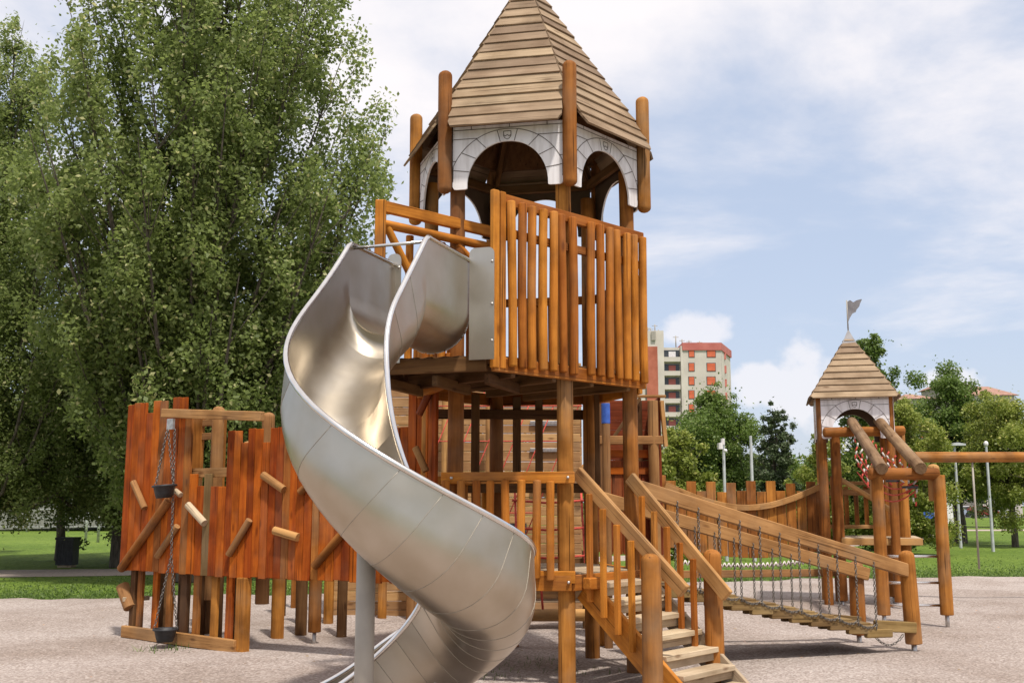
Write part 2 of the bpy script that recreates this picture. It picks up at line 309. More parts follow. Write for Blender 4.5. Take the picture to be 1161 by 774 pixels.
        a = 1+(m-2)*n; fs += [(a+k, len(vs)-1, a+(k+1) % n) for k in range(n)]
        return s.add(vs, fs, None, tint, True, mi)
    def build(s, name, mat, parent=None, label=None):
        me = bpy.data.meshes.new(name); n = len(s.v)
        lo = Vector((min(v.x for v in s.v), min(v.y for v in s.v), min(v.z for v in s.v))); hi = Vector((max(v.x for v in s.v), max(v.y for v in s.v), max(v.z for v in s.v)))
        c = (lo+hi)/2
        if parent is None: c.z = lo.z
        me.from_pydata([tuple(v-c) for v in s.v], [], s.f)
        mats = mat if isinstance(mat, (list, tuple)) else [mat]
        for q in mats: me.materials.append(M[q] if isinstance(q, str) else q)
        me.polygons.foreach_set('use_smooth', s.sm); me.polygons.foreach_set('material_index', s.mi)
        a = me.attributes.new('gc', 'FLOAT_VECTOR', 'POINT'); a.data.foreach_set('vector', [x for g in s.g for x in g])
        a = me.attributes.new('tint', 'FLOAT', 'POINT'); a.data.foreach_set('value', s.t)
        me.update()
        o = bpy.data.objects.new(name, me); COL.objects.link(o)
        if parent is not None: o.parent = parent; o.location = c-Vector(parent['wl'])
        else: o.location = c
        o['wl'] = tuple(c)
        if label: o['label'] = label
        return o
def tag(o, label, cat, group=None):
    o['label'] = label; o['category'] = cat
    if group: o['group'] = group
    return o
def thing(name, loc, label, cat, group=None):
    o = bpy.data.objects.new(name, None); COL.objects.link(o); o.location = loc; o['wl'] = tuple(loc); o.empty_display_size = .2
    return tag(o, label, cat, group)
def V(*a): return Vector(a)
def lerp(a, b, t): return Vector(a)*(1-t)+Vector(b)*t
def chain_pts(mb, p0, p1, link=.035, r=.0045, sag=0, mi=0):
    p0 = Vector(p0); p1 = Vector(p1); n = max(2, int((p1-p0).length/(link*.78)))
    for i in range(n):
        t0 = (i-.1)/n; t1 = (i+1.1)/n
        a = lerp(p0, p1, t0)-V(0, 0, sag*4*t0*(1-t0)); b = lerp(p0, p1, t1)-V(0, 0, sag*4*t1*(1-t1))
        d = (b-a).normalized(); x = d.orthogonal().normalized(); y = d.cross(x); q = x if i % 2 else y
        w_ = link*.30
        pts = [a+q*0, a+d*.25*link+q*w_, b-d*.25*link+q*w_, b, b-d*.25*link-q*w_, a+d*.25*link-q*w_]
        mb.tube(pts, r, 5, closed=True, mi=mi)
    return mb
# ------------------------------------------------------------------ ground
def structure(o, name=None): o['kind'] = 'structure'; return o
def ground():
    mb = MB(); s = 900
    mb.add([(-s, -60, 0), (s, -60, 0), (s, 1500, 0), (-s, 1500, 0)], [(0, 1, 2, 3)]); structure(mb.build('lawn', 'lawn'))
    # gravel play surface: a gently uneven sheet with a wandering edge
    edge = [(-40, 17.3), (-12, 17.6), (-7.8, 17.9), (-5, 18.6), (-2, 19.6), (1, 20.2), (4, 21.6), (6, 22.9), (10, 23.3), (16, 23.8), (40, 24)]
    nx, ny = 220, 150; vs = []; fs = []
    ex = np.array([e[0] for e in edge]); ey = np.array([e[1] for e in edge])
    rs = np.random.RandomState(3); ph = rs.rand(14)*6.28; fr = rs.uniform(.5, 4.5, 14); dr = rs.rand(14)*6.28
    for j in range(ny+1):
        for i in range(nx+1):
            x = -40+80*(.5+.5*np.sign(i/nx-.5)*abs(2*i/nx-1)**1.7)
            yt = np.interp(x, ex, ey)+.18*math.sin(x*2.1)+.1*math.sin(x*5.3+1)+.05*math.sin(x*13)
            t = (j/ny)**.8
            y = -4+(yt+4)*t
            z = sum(math.sin((x*math.cos(d)+y*math.sin(d))*f+p)/(f**.8) for f, p, d in zip(fr, ph, dr))*.010
            z = .045+z
            k = min(1, (yt-y)/.5); z = .006+z*k
            vs.append((x, y, max(z, .005)))
    for j in range(ny):
        for i in range(nx): a = j*(nx+1)+i; fs.append((a, a+1, a+nx+2, a+nx+1))
    mb = MB(); mb.add(vs, fs, smooth=True); structure(mb.build('gravel_ground', 'gravel'))
    def strip(name, pts, wd, z, mat):
        vs = []; fs = []
        for k, (x, y, wk) in enumerate(pts):
            vs += [(x, y-wk/2, z), (x, y+wk/2, z)]
            if k: a = 2*k-2; fs.append((a, a+2, a+3, a+1))
        mb = MB(); mb.add(vs, fs); return structure(mb.build(name, mat))
    strip('footpath', [(-60, 23.0, 3), (-14, 24.2, 2.9), (-9, 25.2, 2.7), (-5, 26.6, 2.6), (0, 29, 2.6), (6, 34, 3), (14, 44, 4), (22, 56, 6)], 2, .006, 'asphalt')
    strip('far_path', [(12, 63, 3), (25, 66, 3.4), (60, 70, 4), (200, 80, 6)], 2, .006, 'asphalt')
    strip('car_park', [(20, 140, 20), (60, 142, 22), (160, 150, 26)], 2, .006, noise_mat('tarmac', (.05, .05, .05), (.09, .09, .09), 2, .9))
ground()
# short grass along the gravel edge and across the near lawn
def grass():
    rs = np.random.RandomState(5); n = 42000
    x = rs.uniform(-14, 16, n); e = np.interp(x, [-40, -12, -7.8, -5, -2, 1, 4, 6, 10, 16], [17.3, 17.6, 17.9, 18.6, 19.6, 20.2, 21.6, 22.9, 23.3, 23.8])
    e = e+.18*np.sin(x*2.1)+.1*np.sin(x*5.3+1)
    y = e+rs.exponential(1.6, n)-.12
    h = rs.uniform(.015, .045, n)*(1+.6*(rs.rand(n) < .08)); a = rs.rand(n)*6.28; wd = rs.uniform(.008, .016, n)
    dx = np.cos(a)*wd; dy = np.sin(a)*wd; lx = rs.normal(0, .02, n); ly = rs.normal(0, .02, n)
    # keep the footpath clear
    py = np.interp(x, [-60, -14, -9, -5, 0, 6, 14, 22], [23, 24.2, 25.2, 26.6, 29, 34, 44, 56]); k = np.abs(y-py) > 1.4
    x, y, h, dx, dy, lx, ly = [q[k] for q in (x, y, h, dx, dy, lx, ly)]; n = len(x)
    v = np.empty((n, 3, 3)); v[:, 0] = np.c_[x-dx, y-dy, np.zeros(n)]; v[:, 1] = np.c_[x+dx, y+dy, np.zeros(n)]; v[:, 2] = np.c_[x+lx, y+ly, h]
    fast_mesh('grass', v.reshape(-1, 3), 3, rs.rand(n).repeat(3), 'grassblade', None)['kind'] = 'stuff'
def fast_mesh(name, v, k, tint, mat, parent):
    """many separate k-gons in one mesh"""
    n = len(v)//k; me = bpy.data.meshes.new(name)
    c = np.array([v[:, 0].mean(), v[:, 1].mean(), v[:, 2].min()]); v = v-c
    me.vertices.add(n*k); me.vertices.foreach_set('co', v.astype(np.float32).ravel())
    me.loops.add(n*k); me.loops.foreach_set('vertex_index', np.arange(n*k, dtype=np.int32))
    me.polygons.add(n); me.polygons.foreach_set('loop_start', np.arange(0, n*k, k, dtype=np.int32))
    me.polygons.foreach_set('loop_total', np.full(n, k, dtype=np.int32))
    me.update(calc_edges=True)
    a = me.attributes.new('tint', 'FLOAT', 'POINT'); a.data.foreach_set('value', tint.astype(np.float32))
    me.materials.append(M[mat]); o = bpy.data.objects.new(name, me); COL.objects.link(o)
    c = Vector(c)
    if parent is not None: o.parent = parent; o.location = c-Vector(parent['wl'])
    else: o.location = c
    return o
M['grassblade'] = leaf_mat('grass_blades', (.05, .09, .014), (.11, .175, .035), .3)
grass()
def litter():
    rs = np.random.RandomState(21); n = 900
    x = rs.uniform(-6, 8, n); y = 7+11*rs.rand(n)**1.3; a = rs.rand(n)*6.28; s_ = rs.uniform(.008, .022, n); z = .07+rs.rand(n)*.01
    ca, sa = np.cos(a)*s_, np.sin(a)*s_
    v = np.empty((n, 4, 3)); v[:, 0] = np.c_[x-ca, y-sa, z]; v[:, 1] = np.c_[x+sa*.5, y-ca*.5, z+s_*.3]; v[:, 2] = np.c_[x+ca, y+sa, z+s_*.1]; v[:, 3] = np.c_[x-sa*.5, y+ca*.5, z]
    fast_mesh('fallen_leaves', v.reshape(-1, 3), 4, rs.rand(n).repeat(4), 'dryleaf', None)['kind'] = 'stuff'
    # weeds and leaf scraps gathered below the tower
    n = 260; cxs = rs.choice(5, n); cc = np.array([(.15, 10.1), (.7, 9.9), (-.3, 9.7), (-3.7, 11.6), (.3, 10.6)])[cxs]
    x = cc[:, 0]+rs.normal(0, .16, n); y = cc[:, 1]+rs.normal(0, .14, n); a = rs.rand(n)*6.28; h = rs.uniform(.03, .085, n)
    v = np.empty((n, 3, 3)); v[:, 0] = np.c_[x-.006*np.cos(a), y-.006*np.sin(a), np.full(n, .02)]; v[:, 1] = np.c_[x+.006*np.cos(a), y+.006*np.sin(a), np.full(n, .02)]; v[:, 2] = np.c_[x+rs.normal(0, .03, n), y+rs.normal(0, .03, n), .03+h]
    fast_mesh('weeds', v.reshape(-1, 3), 3, rs.rand(n).repeat(3), 'grassblade', None)['kind'] = 'stuff'
M['dryleaf'] = leaf_mat('dry_leaves', (.12, .07, .03), (.26, .17, .07), .1)
litter()
# ------------------------------------------------------------------ trees
def tree(base, H, hb, prof, leafmat, label, name='broadleaf_tree', nl=20000, leaf=.1, limbs=26, rise=.7, trunk_r=.16, seed=1, lean=0, group=None, clump=.45, droop=0, bare=.25, cat='tree', tall=1.0):
    """prof(t) -> crown radius for t 0..1 from crown bottom hb to the top H"""
    rs = np.random.RandomState(seed); rd = random.Random(seed)
    b = Vector(base); t_ = thing(name, b, label, cat, group)
    mb = MB(); K = 9
    tp = [b+V(rd.uniform(-.05, .05)*i*.4+lean*i/K, rd.uniform(-.05, .05)*i*.4, H*.96*i/K) for i in range(K+1)]
    for i in range(K):
        ra = trunk_r*(1-i/K*.93); rb = trunk_r*(1-(i+1)/K*.93)
        mb.log(tp[i], tp[i+1]+(tp[i+1]-tp[i])*.01, max(ra, .012), max(rb, .01), n=9, wob=0)
    def tr_at(z):
        q = min(max(z/(H*.96)*K, 0), K-.001); i = int(q); return tp[i].lerp(tp[i+1], q-i)
    C = []; W = []
    for k in range(limbs):
        t = (k+rd.random())/limbs
        zt = hb+(H-hb)*t                             # where the limb ends
        a = k*2.39996+rd.uniform(-.4, .4); rr = prof(t)*rd.uniform(.72, 1.08)
        zs = max(hb*.75+.2, zt-rr*rise*rd.uniform(.8, 1.3)) if rise > 0 else zt+rr*.15
        zs = min(zs, H*.93)
        p0 = tr_at(zs); p2 = tr_at(min(zt, H*.95)); p2 = V(p2.x+rr*math.cos(a), p2.y+rr*math.sin(a), zt-droop*rr)
        mid = p0.lerp(p2, .5)+V(rr*.12*math.cos(a), rr*.12*math.sin(a), -.10*rr*rise)
        pts = [p0.lerp(mid, u*2) if u < .5 else mid.lerp(p2, u*2-1) for u in (0, .25, .5, .75, 1)]
        r0 = max(.014, trunk_r*.42*(1-t*.7)*min(1, rr/1.5))
        for i in range(4): mb.log(pts[i], pts[i+1], r0*(1-i*.22), r0*(1-(i+1)*.22), n=6, wob=0)
        L = (p2-p0).length; nc = max(3, int(L/clump*1.5))
        for c in range(nc):
            u = bare+(1-bare)*((c+rd.random())/nc)
            q = pts[min(3, int(u*4))].lerp(pts[min(4, int(u*4)+1)], u*4-int(u*4)) if u < 1 else p2
            sp = clump*(.5+.9*u)*rd.uniform(.5, 1.3)*min(1, .3+rr/1.2)
            q = q+V(rd.gauss(0, sp*.75), rd.gauss(0, sp*.75), rd.gauss(0, sp*.7))
            C.append((q.x, q.y, q.z, clump*rd.uniform(.35, .95)*min(1, .3+rr/1.1), rd.random(), u))
            if u > .35 and rd.random() < .5: mb.log(pts[min(4, int(u*4))], q, .012, .006, n=5, wob=0)
    C = np.array(C); wt = C[:, 3]**2; wt /= wt.sum()
    idx = rs.choice(len(C), nl, p=wt); c = C[idx]
    d = rs.normal(size=(nl, 3)); d /= np.linalg.norm(d, axis=1)[:, None]; rad = rs.rand(nl)**.5
    P = c[:, :3]+d*(rad*c[:, 3])[:, None]*np.array([1, 1, tall*.85])
    stray = rs.rand(nl) < .06; P[stray] += rs.normal(0, clump*.45, (stray.sum(), 3))
    nrm = rs.normal(size=(nl, 3))+np.array([0, 0, .7])+d*.5; nrm /= np.linalg.norm(nrm, axis=1)[:, None]
    u = np.cross(nrm, rs.normal(size=(nl, 3))); u /= np.linalg.norm(u, axis=1)[:, None]; v_ = np.cross(nrm, u)
    s1 = leaf*rs.uniform(.5, 1.15, nl)[:, None]; s2 = s1*rs.uniform(.5, .75, nl)[:, None]
    q = np.empty((nl, 4, 3)); q[:, 0] = P-u*s1*.5; q[:, 1] = P-v_*s2*.5+nrm*s1*.06; q[:, 2] = P+u*s1*.5; q[:, 3] = P+v_*s2*.5+nrm*s1*.06
    ti = np.clip(.30*c[:, 4]+.55*rs.rand(nl)+.12*(P[:, 2]-b.z-hb)/(H-hb), 0, .85); pale = rs.rand(nl) < .045; ti[pale] = 1.0
    fast_mesh('crown', q.reshape(-1, 3), 4, ti.repeat(4), leafmat, t_)
    mb.build('trunk', 'bark', t_)
    return t_
def cone(r, p=.8): return lambda t: r*(1-t)**p+.12
def oval(r, k=.55): return lambda t: r*max(0, math.sin(math.pi*(.12+.88*t)**k))**.75+.15
def columnar(r): return lambda t: r*min(1, .55+t*1.4)*(1-max(0, t-.55)/.45*.93)
# big poplar-like tree behind the palisade
tree((-6.6, 22, 0), 15.2, 1.9, lambda t: float(np.interp(t, [0, .1, .24, .45, .6, .8, .92, 1], [1.3, 1.9, 2.6, 3.4, 3.7, 2.9, 1.8, .5])), 'leaf_poplar', 'huge poplar-like tree with upswept limbs filling the left of the sky', nl=300000, leaf=.12, limbs=150, rise=1.7, trunk_r=.26, seed=11, clump=.43, bare=.12, tall=2.0, name='tall_tree')
tree((-12.3, 25.0, 0), 13.6, 1.9, lambda t: 2.7*min(1, .7+t)*(1-max(0, t-.4)/.6*.9), 'leaf_poplar', 'tall tree at the far left edge, half merged with the huge poplar', nl=198000, leaf=0.096, limbs=90, rise=1.5, trunk_r=.2, seed=12, clump=.45, bare=.1, tall=1.8, name='tall_tree')
tree((-9.9, 27.0, 0), 9.3, 1.6, lambda t: 2.5*min(1, .8+t)*(1-max(0, t-.4)/.6*.9), 'leaf_poplar', 'shorter tree filling the gap between the two tall left trees', nl=108000, leaf=0.096, limbs=70, rise=1.3, trunk_r=.17, seed=17, clump=.5, bare=.1, tall=1.6, name='tall_tree')
tree((-12.8, 30.5, 0), 5.9, 2.1, oval(3.3, .8), 'leaf_dark', 'low spreading dark tree with a thin trunk right behind the black litter bin', nl=46800, leaf=0.118, limbs=46, rise=.35, trunk_r=.14, seed=13, clump=.6)
tree((-8.6, 31, 0), 5.4, 1.5, oval(2.7, .8), 'leaf_dark', 'dark low tree between the litter bin and the palisade', nl=36000, leaf=0.118, limbs=36, rise=.35, trunk_r=.14, seed=14, clump=.6)
tree((-2.2, 33, 0), 5.2, 1.3, oval(2.8, .8), 'leaf_dark', 'low dark tree glimpsed behind the palisade and slide', nl=21600, leaf=0.126, limbs=30, rise=.35, trunk_r=.14, seed=15, clump=.6)
tree((-18.5, 34, 0), 6.5, 2.1, oval(3.3, .8), 'leaf_dark', 'dark tree at the extreme left edge of the park', nl=21600, leaf=0.133, limbs=30, rise=.4, trunk_r=.14, seed=16, clump=.6)
# right-hand trees
def T(px, topy, Y, r_px, **k):
    p = at(px, topy, Y); r = r_px*Y/F
    return dict(base=(p.x, Y, 0), H=p.z, r=r, **k)
def plant(px, topy, Y, r_px, hb, leafmat, label, shape='oval', nl=42840, leaf=0.118, name='broadleaf_tree', **k):
    p = at(px, topy, Y); r = r_px*Y/F
    pf = oval(r, k.pop('pk', .75)) if shape == 'oval' else cone(r) if shape == 'cone' else columnar(r)
    return tree((p.x, Y, 0), p.z, hb, pf, leafmat, label, name=name, nl=nl, leaf=leaf, trunk_r=k.pop('trunk_r', .13), **k)
plant(804, 450, 40, 52, .4, 'leaf_mid', 'big rounded green tree in front of the apartment block', nl=135000, leaf=0.111, limbs=90, seed=21, clump=.62, rise=.5)
plant(768, 487, 31, 26, .25, 'leaf_light', 'yellow-green bushy tree beside the red playhouse', nl=22100, leaf=.12, limbs=34, seed=22, clump=.4, rise=.6)
plant(878, 462, 36, 33, .8, 'leaf_conifer', 'bluish dark conifer with ragged top behind the palisade bridge', shape='cone', name='conifer_tree', nl=45900, leaf=0.096, limbs=70, seed=23, clump=.3, rise=.35, bare=.3)
plant(925, 500, 34, 24, .4, 'leaf_light', 'light green small tree left of the small turret', nl=15300, leaf=.12, limbs=30, seed=24, clump=.38, rise=.5)
plant(979, 380, 37, 42, .8, 'leaf_mid', 'tall pointed tree rising behind the small turret roof', shape='cone', nl=73440, leaf=0.111, limbs=80, seed=25, clump=.5, rise=.75)
plant(1015, 455, 33, 38, .8, 'leaf_light', 'yellowish green tree just right of the small turret', nl=58140, leaf=0.104, limbs=50, seed=26, clump=.5, rise=.5)
plant(1078, 430, 44, 48, 2.5, 'leaf_mid', 'broad green tree with dark trunk right of the sloping logs', nl=91800, leaf=0.126, limbs=60, seed=27, clump=.65, rise=.5, trunk_r=.26)
plant(1140, 462, 40, 40, 2.3, 'leaf_light', 'light green tree at the right edge of the park', nl=61200, leaf=0.118, limbs=46, seed=28, clump=.6, rise=.5)
plant(1040, 505, 52, 34, 2.6, 'leaf_dark', 'dark tree standing behind the yellowish tree', nl=36720, leaf=0.133, limbs=34, seed=29, clump=.6, rise=.4)
plant(735, 515, 45, 40, .4, 'leaf_dark', 'dark tree hidden behind the play tower posts', nl=27540, leaf=0.133, limbs=30, seed=30, clump=.6, rise=.4)
plant(850, 515, 50, 42, .3, 'leaf_dark', 'dark low tree between the two lamp posts', nl=36720, leaf=0.133, limbs=34, seed=31, clump=.6, rise=.4)
plant(905, 525, 48, 38, .3, 'leaf_mid', 'low green tree behind the conifer', nl=30600, leaf=0.133, limbs=30, seed=32, clump=.6, rise=.4)
plant(955, 520, 50, 38, .3, 'leaf_dark', 'dark low tree behind the posts of the small turret', nl=30600, leaf=0.133, limbs=30, seed=33, clump=.6, rise=.4)
plant(1120, 520, 75, 30, 2.6, 'leaf_dark', 'distant dark tree beside the parked cars', nl=24480, leaf=0.185, limbs=30, seed=34, clump=.8, rise=.4)
# far belt of trees closing the park
def belt():
    rs = np.random.RandomState(9); C = []
    for x in np.arange(-150, 190, 3.2):
        if 52 < x < 120: base_h = 6
        else: base_h = 7.5
        Y = 165+12*math.sin(x*.13)
        if x < -10: Y = 95+8*math.sin(x*.2); base_h = 5.0
        for k in range(9): C.append((x+rs.normal(0, 1.5), Y+rs.normal(0, 2), rs.uniform(.5, base_h), rs.uniform(.9, 2.2), rs.rand()))
    C = np.array(C); nl = 60000; c = C[rs.randint(0, len(C), nl)]; d = rs.normal(size=(nl, 3)); d /= np.linalg.norm(d, axis=1)[:, None]
    P = c[:, :3]+d*c[:, 3:4]*rs.rand(nl, 1)**.4; P[:, 2] = np.maximum(P[:, 2], .1)
    u = rs.normal(size=(nl, 3)); u /= np.linalg.norm(u, axis=1)[:, None]; v_ = np.cross(u, rs.normal(size=(nl, 3))); v_ /= np.linalg.norm(v_, axis=1)[:, None]
    s_ = .35; q = np.stack([P-u*s_, P-v_*s_*.7, P+u*s_, P+v_*s_*.7], 1)
    o = fast_mesh('distant_wood', q.reshape(-1, 3), 4, (.3*c[:, 4]+.5*rs.rand(nl)).repeat(4), 'leaf_mid', None); o['kind'] = 'stuff'
belt()
# ------------------------------------------------------------------ the hexagonal play tower
CX, CY = .15, 10.13
def hexp(k, r, z=0): a = R(-71.5+60*k); return V(CX+r*math.cos(a), CY+r*math.sin(a), z)
tower = thing('play_tower', (CX, CY, 0), 'tall hexagonal wooden play tower with a pointed board roof and white arch panels', 'play tower')
for k in range(6):
    MB().log(hexp(k, .985, -.05), hexp(k, .975, 4.75), .074, .068).build('post', 'post', tower)
ztops = [5.50]*6
for k in range(6):
    MB().log(hexp(k, 1.15, 4.33), hexp(k, 1.15, 5.5), .064, .064, .05, .05).build('outer_log', 'post', tower)
def roof(parent, cx, cy, n, a0, r, z0, z1, courses, mat='roof', clip=0.0, th=.02, step=.026):
    for k in range(n):
        aa, ab = R(a0+360/n*k), R(a0+360/n*(k+1))
        A = V(cx+r*math.cos(aa), cy+r*math.sin(aa), z0); B = V(cx+r*math.cos(ab), cy+r*math.sin(ab), z0); T_ = V(cx, cy, z1)
        nrm = (B-A).cross(T_-A).normalized()
        if nrm.z < 0: nrm = -nrm
        mb = MB(); u = (B-A).normalized(); mid = (A+B)/2; up = (T_-mid); half = (B-A).length/2
        vmax = .985
        for c in range(courses):
            v0 = vmax*c/courses; v1 = vmax*(c+1)/courses+.012
            v1 = min(v1, .995)
            def P(v, s_, off, cl=0): return mid+up*v+u*s_*(half*(1-v)-cl)+nrm*off
            cl = clip*max(0, 1-c/3.0)**.5 if c < 3 else 0
            cl1 = clip*max(0, 1-(c+1)/3.0)**.5 if c < 2 else 0
            jit = random.uniform(-.003, .003); sg = random.uniform(-.004, .004)
            st_ = step+jit
            if c == 0:
                ex = .05
                vs = [P(v0, -1, st_, cl+ex), P(v0, 1, st_, cl+ex), P(v0+.03, 1, st_*.9, cl), P(v1, 1, st_*.25, cl1), P(v1, -1, st_*.25, cl1), P(v0+.03, -1, st_*.9, cl)]
            else:
                vs = [P(v0, -1, st_+sg, cl), P(v0, 1, st_-sg, cl), P(v1, 1, st_*.25, cl1), P(v1, -1, st_*.25, cl1)]
            m_ = len(vs); vs2 = [q-nrm*th for q in vs]
            mb.add(vs+vs2, [tuple(range(m_)), tuple(range(2*m_-1, m_-1, -1))]+[(i, i+m_, (i+1) % m_+m_, (i+1) % m_) for i in range(m_)], u)
        rp = mb.build('roof_panel', mat, parent)
        g_ = nrm*-.03; ce = V(cx, cy, z0); A = A.lerp(ce, .13)+up*.1; B = B.lerp(ce, .13)+up*.1; MB().add([A+g_+V(0, 0, .03), B+g_+V(0, 0, .03), T_+g_*1.4, A+g_*1.3+V(0, 0, .03), B+g_*1.3+V(0, 0, .03), T_+g_*1.8], [(0, 1, 2), (5, 4, 3), (0, 3, 4, 1), (1, 4, 5, 2), (2, 5, 3, 0)]).build('shade_lining', 'dark', rp)  # dark sheet added below the roof boards, painting in the shade inside
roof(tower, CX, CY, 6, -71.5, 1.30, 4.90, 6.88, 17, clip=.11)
# rafters at the hips, inside
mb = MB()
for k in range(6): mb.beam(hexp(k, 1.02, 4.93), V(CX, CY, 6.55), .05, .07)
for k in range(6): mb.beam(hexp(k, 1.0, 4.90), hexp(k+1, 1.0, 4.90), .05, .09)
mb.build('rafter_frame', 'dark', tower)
def arch_panel(parent, A, B, z0, z1, zc, leg, th=.018, flip=1, lines=True, shield=True):
    """A,B: ends (xy) ; white face on the outside"""
    A = Vector((A[0], A[1], 0)); B = Vector((B[0], B[1], 0)); u = (B-A).normalized(); W = (B-A).length; n = V(u.y, -u.x, 0)*flip
    mid = (A+B)/2; a = W/2-leg; xs = [-W/2, -W/2+.012]+[-W/2+.03+(leg-.045)*i/3 for i in range(4)]
    arc = [-a+ (2*a)*(.5-.5*math.cos(math.pi*i/36)) for i in range(37)]
    xs = sorted(set([round(x, 5) for x in xs+arc+[-x for x in xs]]))
    def low(x):
        ax = abs(x)
        if ax >= a-.0001:
            e = min((W/2-ax)/.03, 1, (ax-a+.012)/.03); e = max(0, min(1, e)); return z0+.03*(1-math.sqrt(1-(1-e)**2))
        t = ax/a
        return z0+.03+(zc-z0-.03)*(1-t**2.15)**(.52)
    mb = MB(); vf = []; 
    for x in xs:
        zl = low(x); 
        for off in (0, -th):
            vf.append(mid+u*x+n*off+V(0, 0, zl)); vf.append(mid+u*x+n*off+V(0, 0, z1))
    N = len(xs); front = []; back = []; sides = []
    for i in range(N-1):
        a_ = i*4; b_ = a_+4
        front.append((a_, b_, b_+1, a_+1)); back.append((a_+2, a_+3, b_+3, b_+2)); sides.append((a_, a_+2, b_+2, b_)); sides.append((a_+1, b_+1, b_+3, a_+3))
    sides += [(0, 1, 3, 2), (4*N-4, 4*N-2, 4*N-1, 4*N-3)]
    k0 = len(mb.f); mb.add(vf, front+sides, (0, 0, 1), .5)
    mb.v += []; mb.f += [f for f in back]; mb.sm += [False]*len(back); mb.mi += [1]*len(back)
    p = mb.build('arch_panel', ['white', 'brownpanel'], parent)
    if not lines: return p
    lb = MB(); lw = .0055*1.3
    def seg(x0, zz0, x1, zz1):
        d = Vector((x1-x0, zz1-zz0)); 
        if d.length < 1e-4: return
        d.normalize(); q = Vector((-d.y, d.x))*lw/2
        vs = [mid+u*(x0+q.x)+V(0, 0, zz0+q.y), mid+u*(x1+q.x)+V(0, 0, zz1+q.y), mid+u*(x1-q.x)+V(0, 0, zz1-q.y), mid+u*(x0-q.x)+V(0, 0, zz0-q.y)]
        vs = [v_+n*.0025 for v_ in vs]
        lb.add(vs, [(0, 1, 2, 3)] if flip > 0 else [(3, 2, 1, 0)])
    ra = a+min(.17, leg*1.25); rz = (zc-z0)+ (z1-zc)*.72
    def ou(t): return (min(W/2-.004, max(-W/2+.004, ra*math.cos(t))), z0+.02+(rz-.02)*math.sin(t))
    def inn(t): x = a*math.cos(t); return (x, low(x) if abs(x) < a else z0)
    ts = [R(q) for q in (18, 38, 58, 80, 100, 122, 142, 162)]
    for t in ts:
        i_ = inn(t); x = a*.995*math.cos(t); seg(x, low(x)+.002, *ou(t))
    pr = ou(R(6))
    for q in range(10, 176, 4): c_ = ou(R(q)); seg(*pr, *c_); pr = c_
    for fz in (.45, .8):
        zz = z0+(z1-z0)*fz
        for sgn in (-1, 1):
            t = math.asin(min(.99, max(0, (zz-z0-.02)/(rz-.02)))); xo = ra*math.cos(t)
            if xo < W/2: seg(sgn*xo, zz, sgn*(W/2-.003), zz)
    zt = z0+rz+.012
    if zt < z1-.01:
        seg(-W/2+.003, zt, W/2-.003, zt)
        for x in (-.33, .02, .36): seg(x*W, zt, x*W, z1)
    if shield:
        zs = zc+(z1-zc)*.36; s_ = min(.034, (z1-zc)*.24)
        pts = [(-s_, zs+s_), (s_, zs+s_), (s_, zs-s_*.3), (s_*.6, zs-s_*.95), (0, zs-s_*1.25), (-s_*.6, zs-s_*.95), (-s_, zs-s_*.3), (-s_, zs+s_)]
        for p_, q_ in zip(pts, pts[1:]): seg(*p_, *q_)
        zg = [(-s_, zs), (-s_*.5, zs-s_*.4), (0, zs), (s_*.5, zs-s_*.4), (s_, zs)]
        for p_, q_ in zip(zg, zg[1:]): seg(*p_, *q_)
    lb.build('stone_joint_lines', 'line', p)
    return p
for k in range(6):
    A = hexp(k, 1.115); B = hexp(k+1, 1.115); u = (B-A).normalized()
    arch_panel(tower, A+u*.05, B-u*.05, 4.37, 4.96, 4.80, .135)
# upper deck: hexagon plus the bay towards the slide
ZD = 2.75
PA, PB, PF = V(-.155, 8.47, 0), V(1.24, 9.83, 0), V(-1.12, 8.76, 0)
PG = hexp(4, 1.05)
def deck(parent, poly, z, th, dirv, wd=.12, mat='dark', name='deck'):
    """boards clipped to a convex outline"""
    d = Vector(dirv).normalized(); q = V(-d.y, d.x, 0); n = len(poly)
    ps = [Vector((p.dot(d), p.dot(q))) for p in poly]; lo = min(p.y for p in ps); hi = max(p.y for p in ps)
    mb = MB(); y = lo
    while y < hi-.02:
        ym = y+wd/2; xs = []
        for i in range(n):
            a, b = ps[i], ps[(i+1) % n]
            if (a.y-ym)*(b.y-ym) < 0: xs.append(a.x+(b.x-a.x)*(ym-a.y)/(b.y-a.y))
        if len(xs) >= 2:
            mb.beam(d*min(xs)+q*ym+V(0, 0, z-th/2), d*max(xs)+q*ym+V(0, 0, z-th/2), wd-.008, th)
        y += wd
    return mb.build(name, mat, parent)
hex_in = [hexp(k, 1.02) for k in range(6)]
upoly = [PF, PA, PB, hexp(2, 1.05), hexp(3, 1.05), hexp(4, 1.05)]
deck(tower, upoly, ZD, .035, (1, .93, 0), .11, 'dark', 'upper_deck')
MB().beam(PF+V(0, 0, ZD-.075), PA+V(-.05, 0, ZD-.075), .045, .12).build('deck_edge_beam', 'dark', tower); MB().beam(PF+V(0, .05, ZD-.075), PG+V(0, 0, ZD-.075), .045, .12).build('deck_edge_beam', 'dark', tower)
mb = MB()
for a, b in ((PA, PB),):
    d = (b-a).normalized()
    mb.beam(a+V(0, 0, ZD-.075), b+V(0, 0, ZD-.075), .045, .12)
for k in (1, 2, 3, 4): mb.beam(hexp(k, 1.08, ZD-.11), hexp(k+1, 1.08, ZD-.11), .05, .12)
mb.build('deck_edge_beam', 'orange', tower)
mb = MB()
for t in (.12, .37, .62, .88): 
    a = lerp(PA, PB, t)+V(0, 0, ZD-.105); mb.beam(a, a+V(-.95, .95, 0), .05, .13)
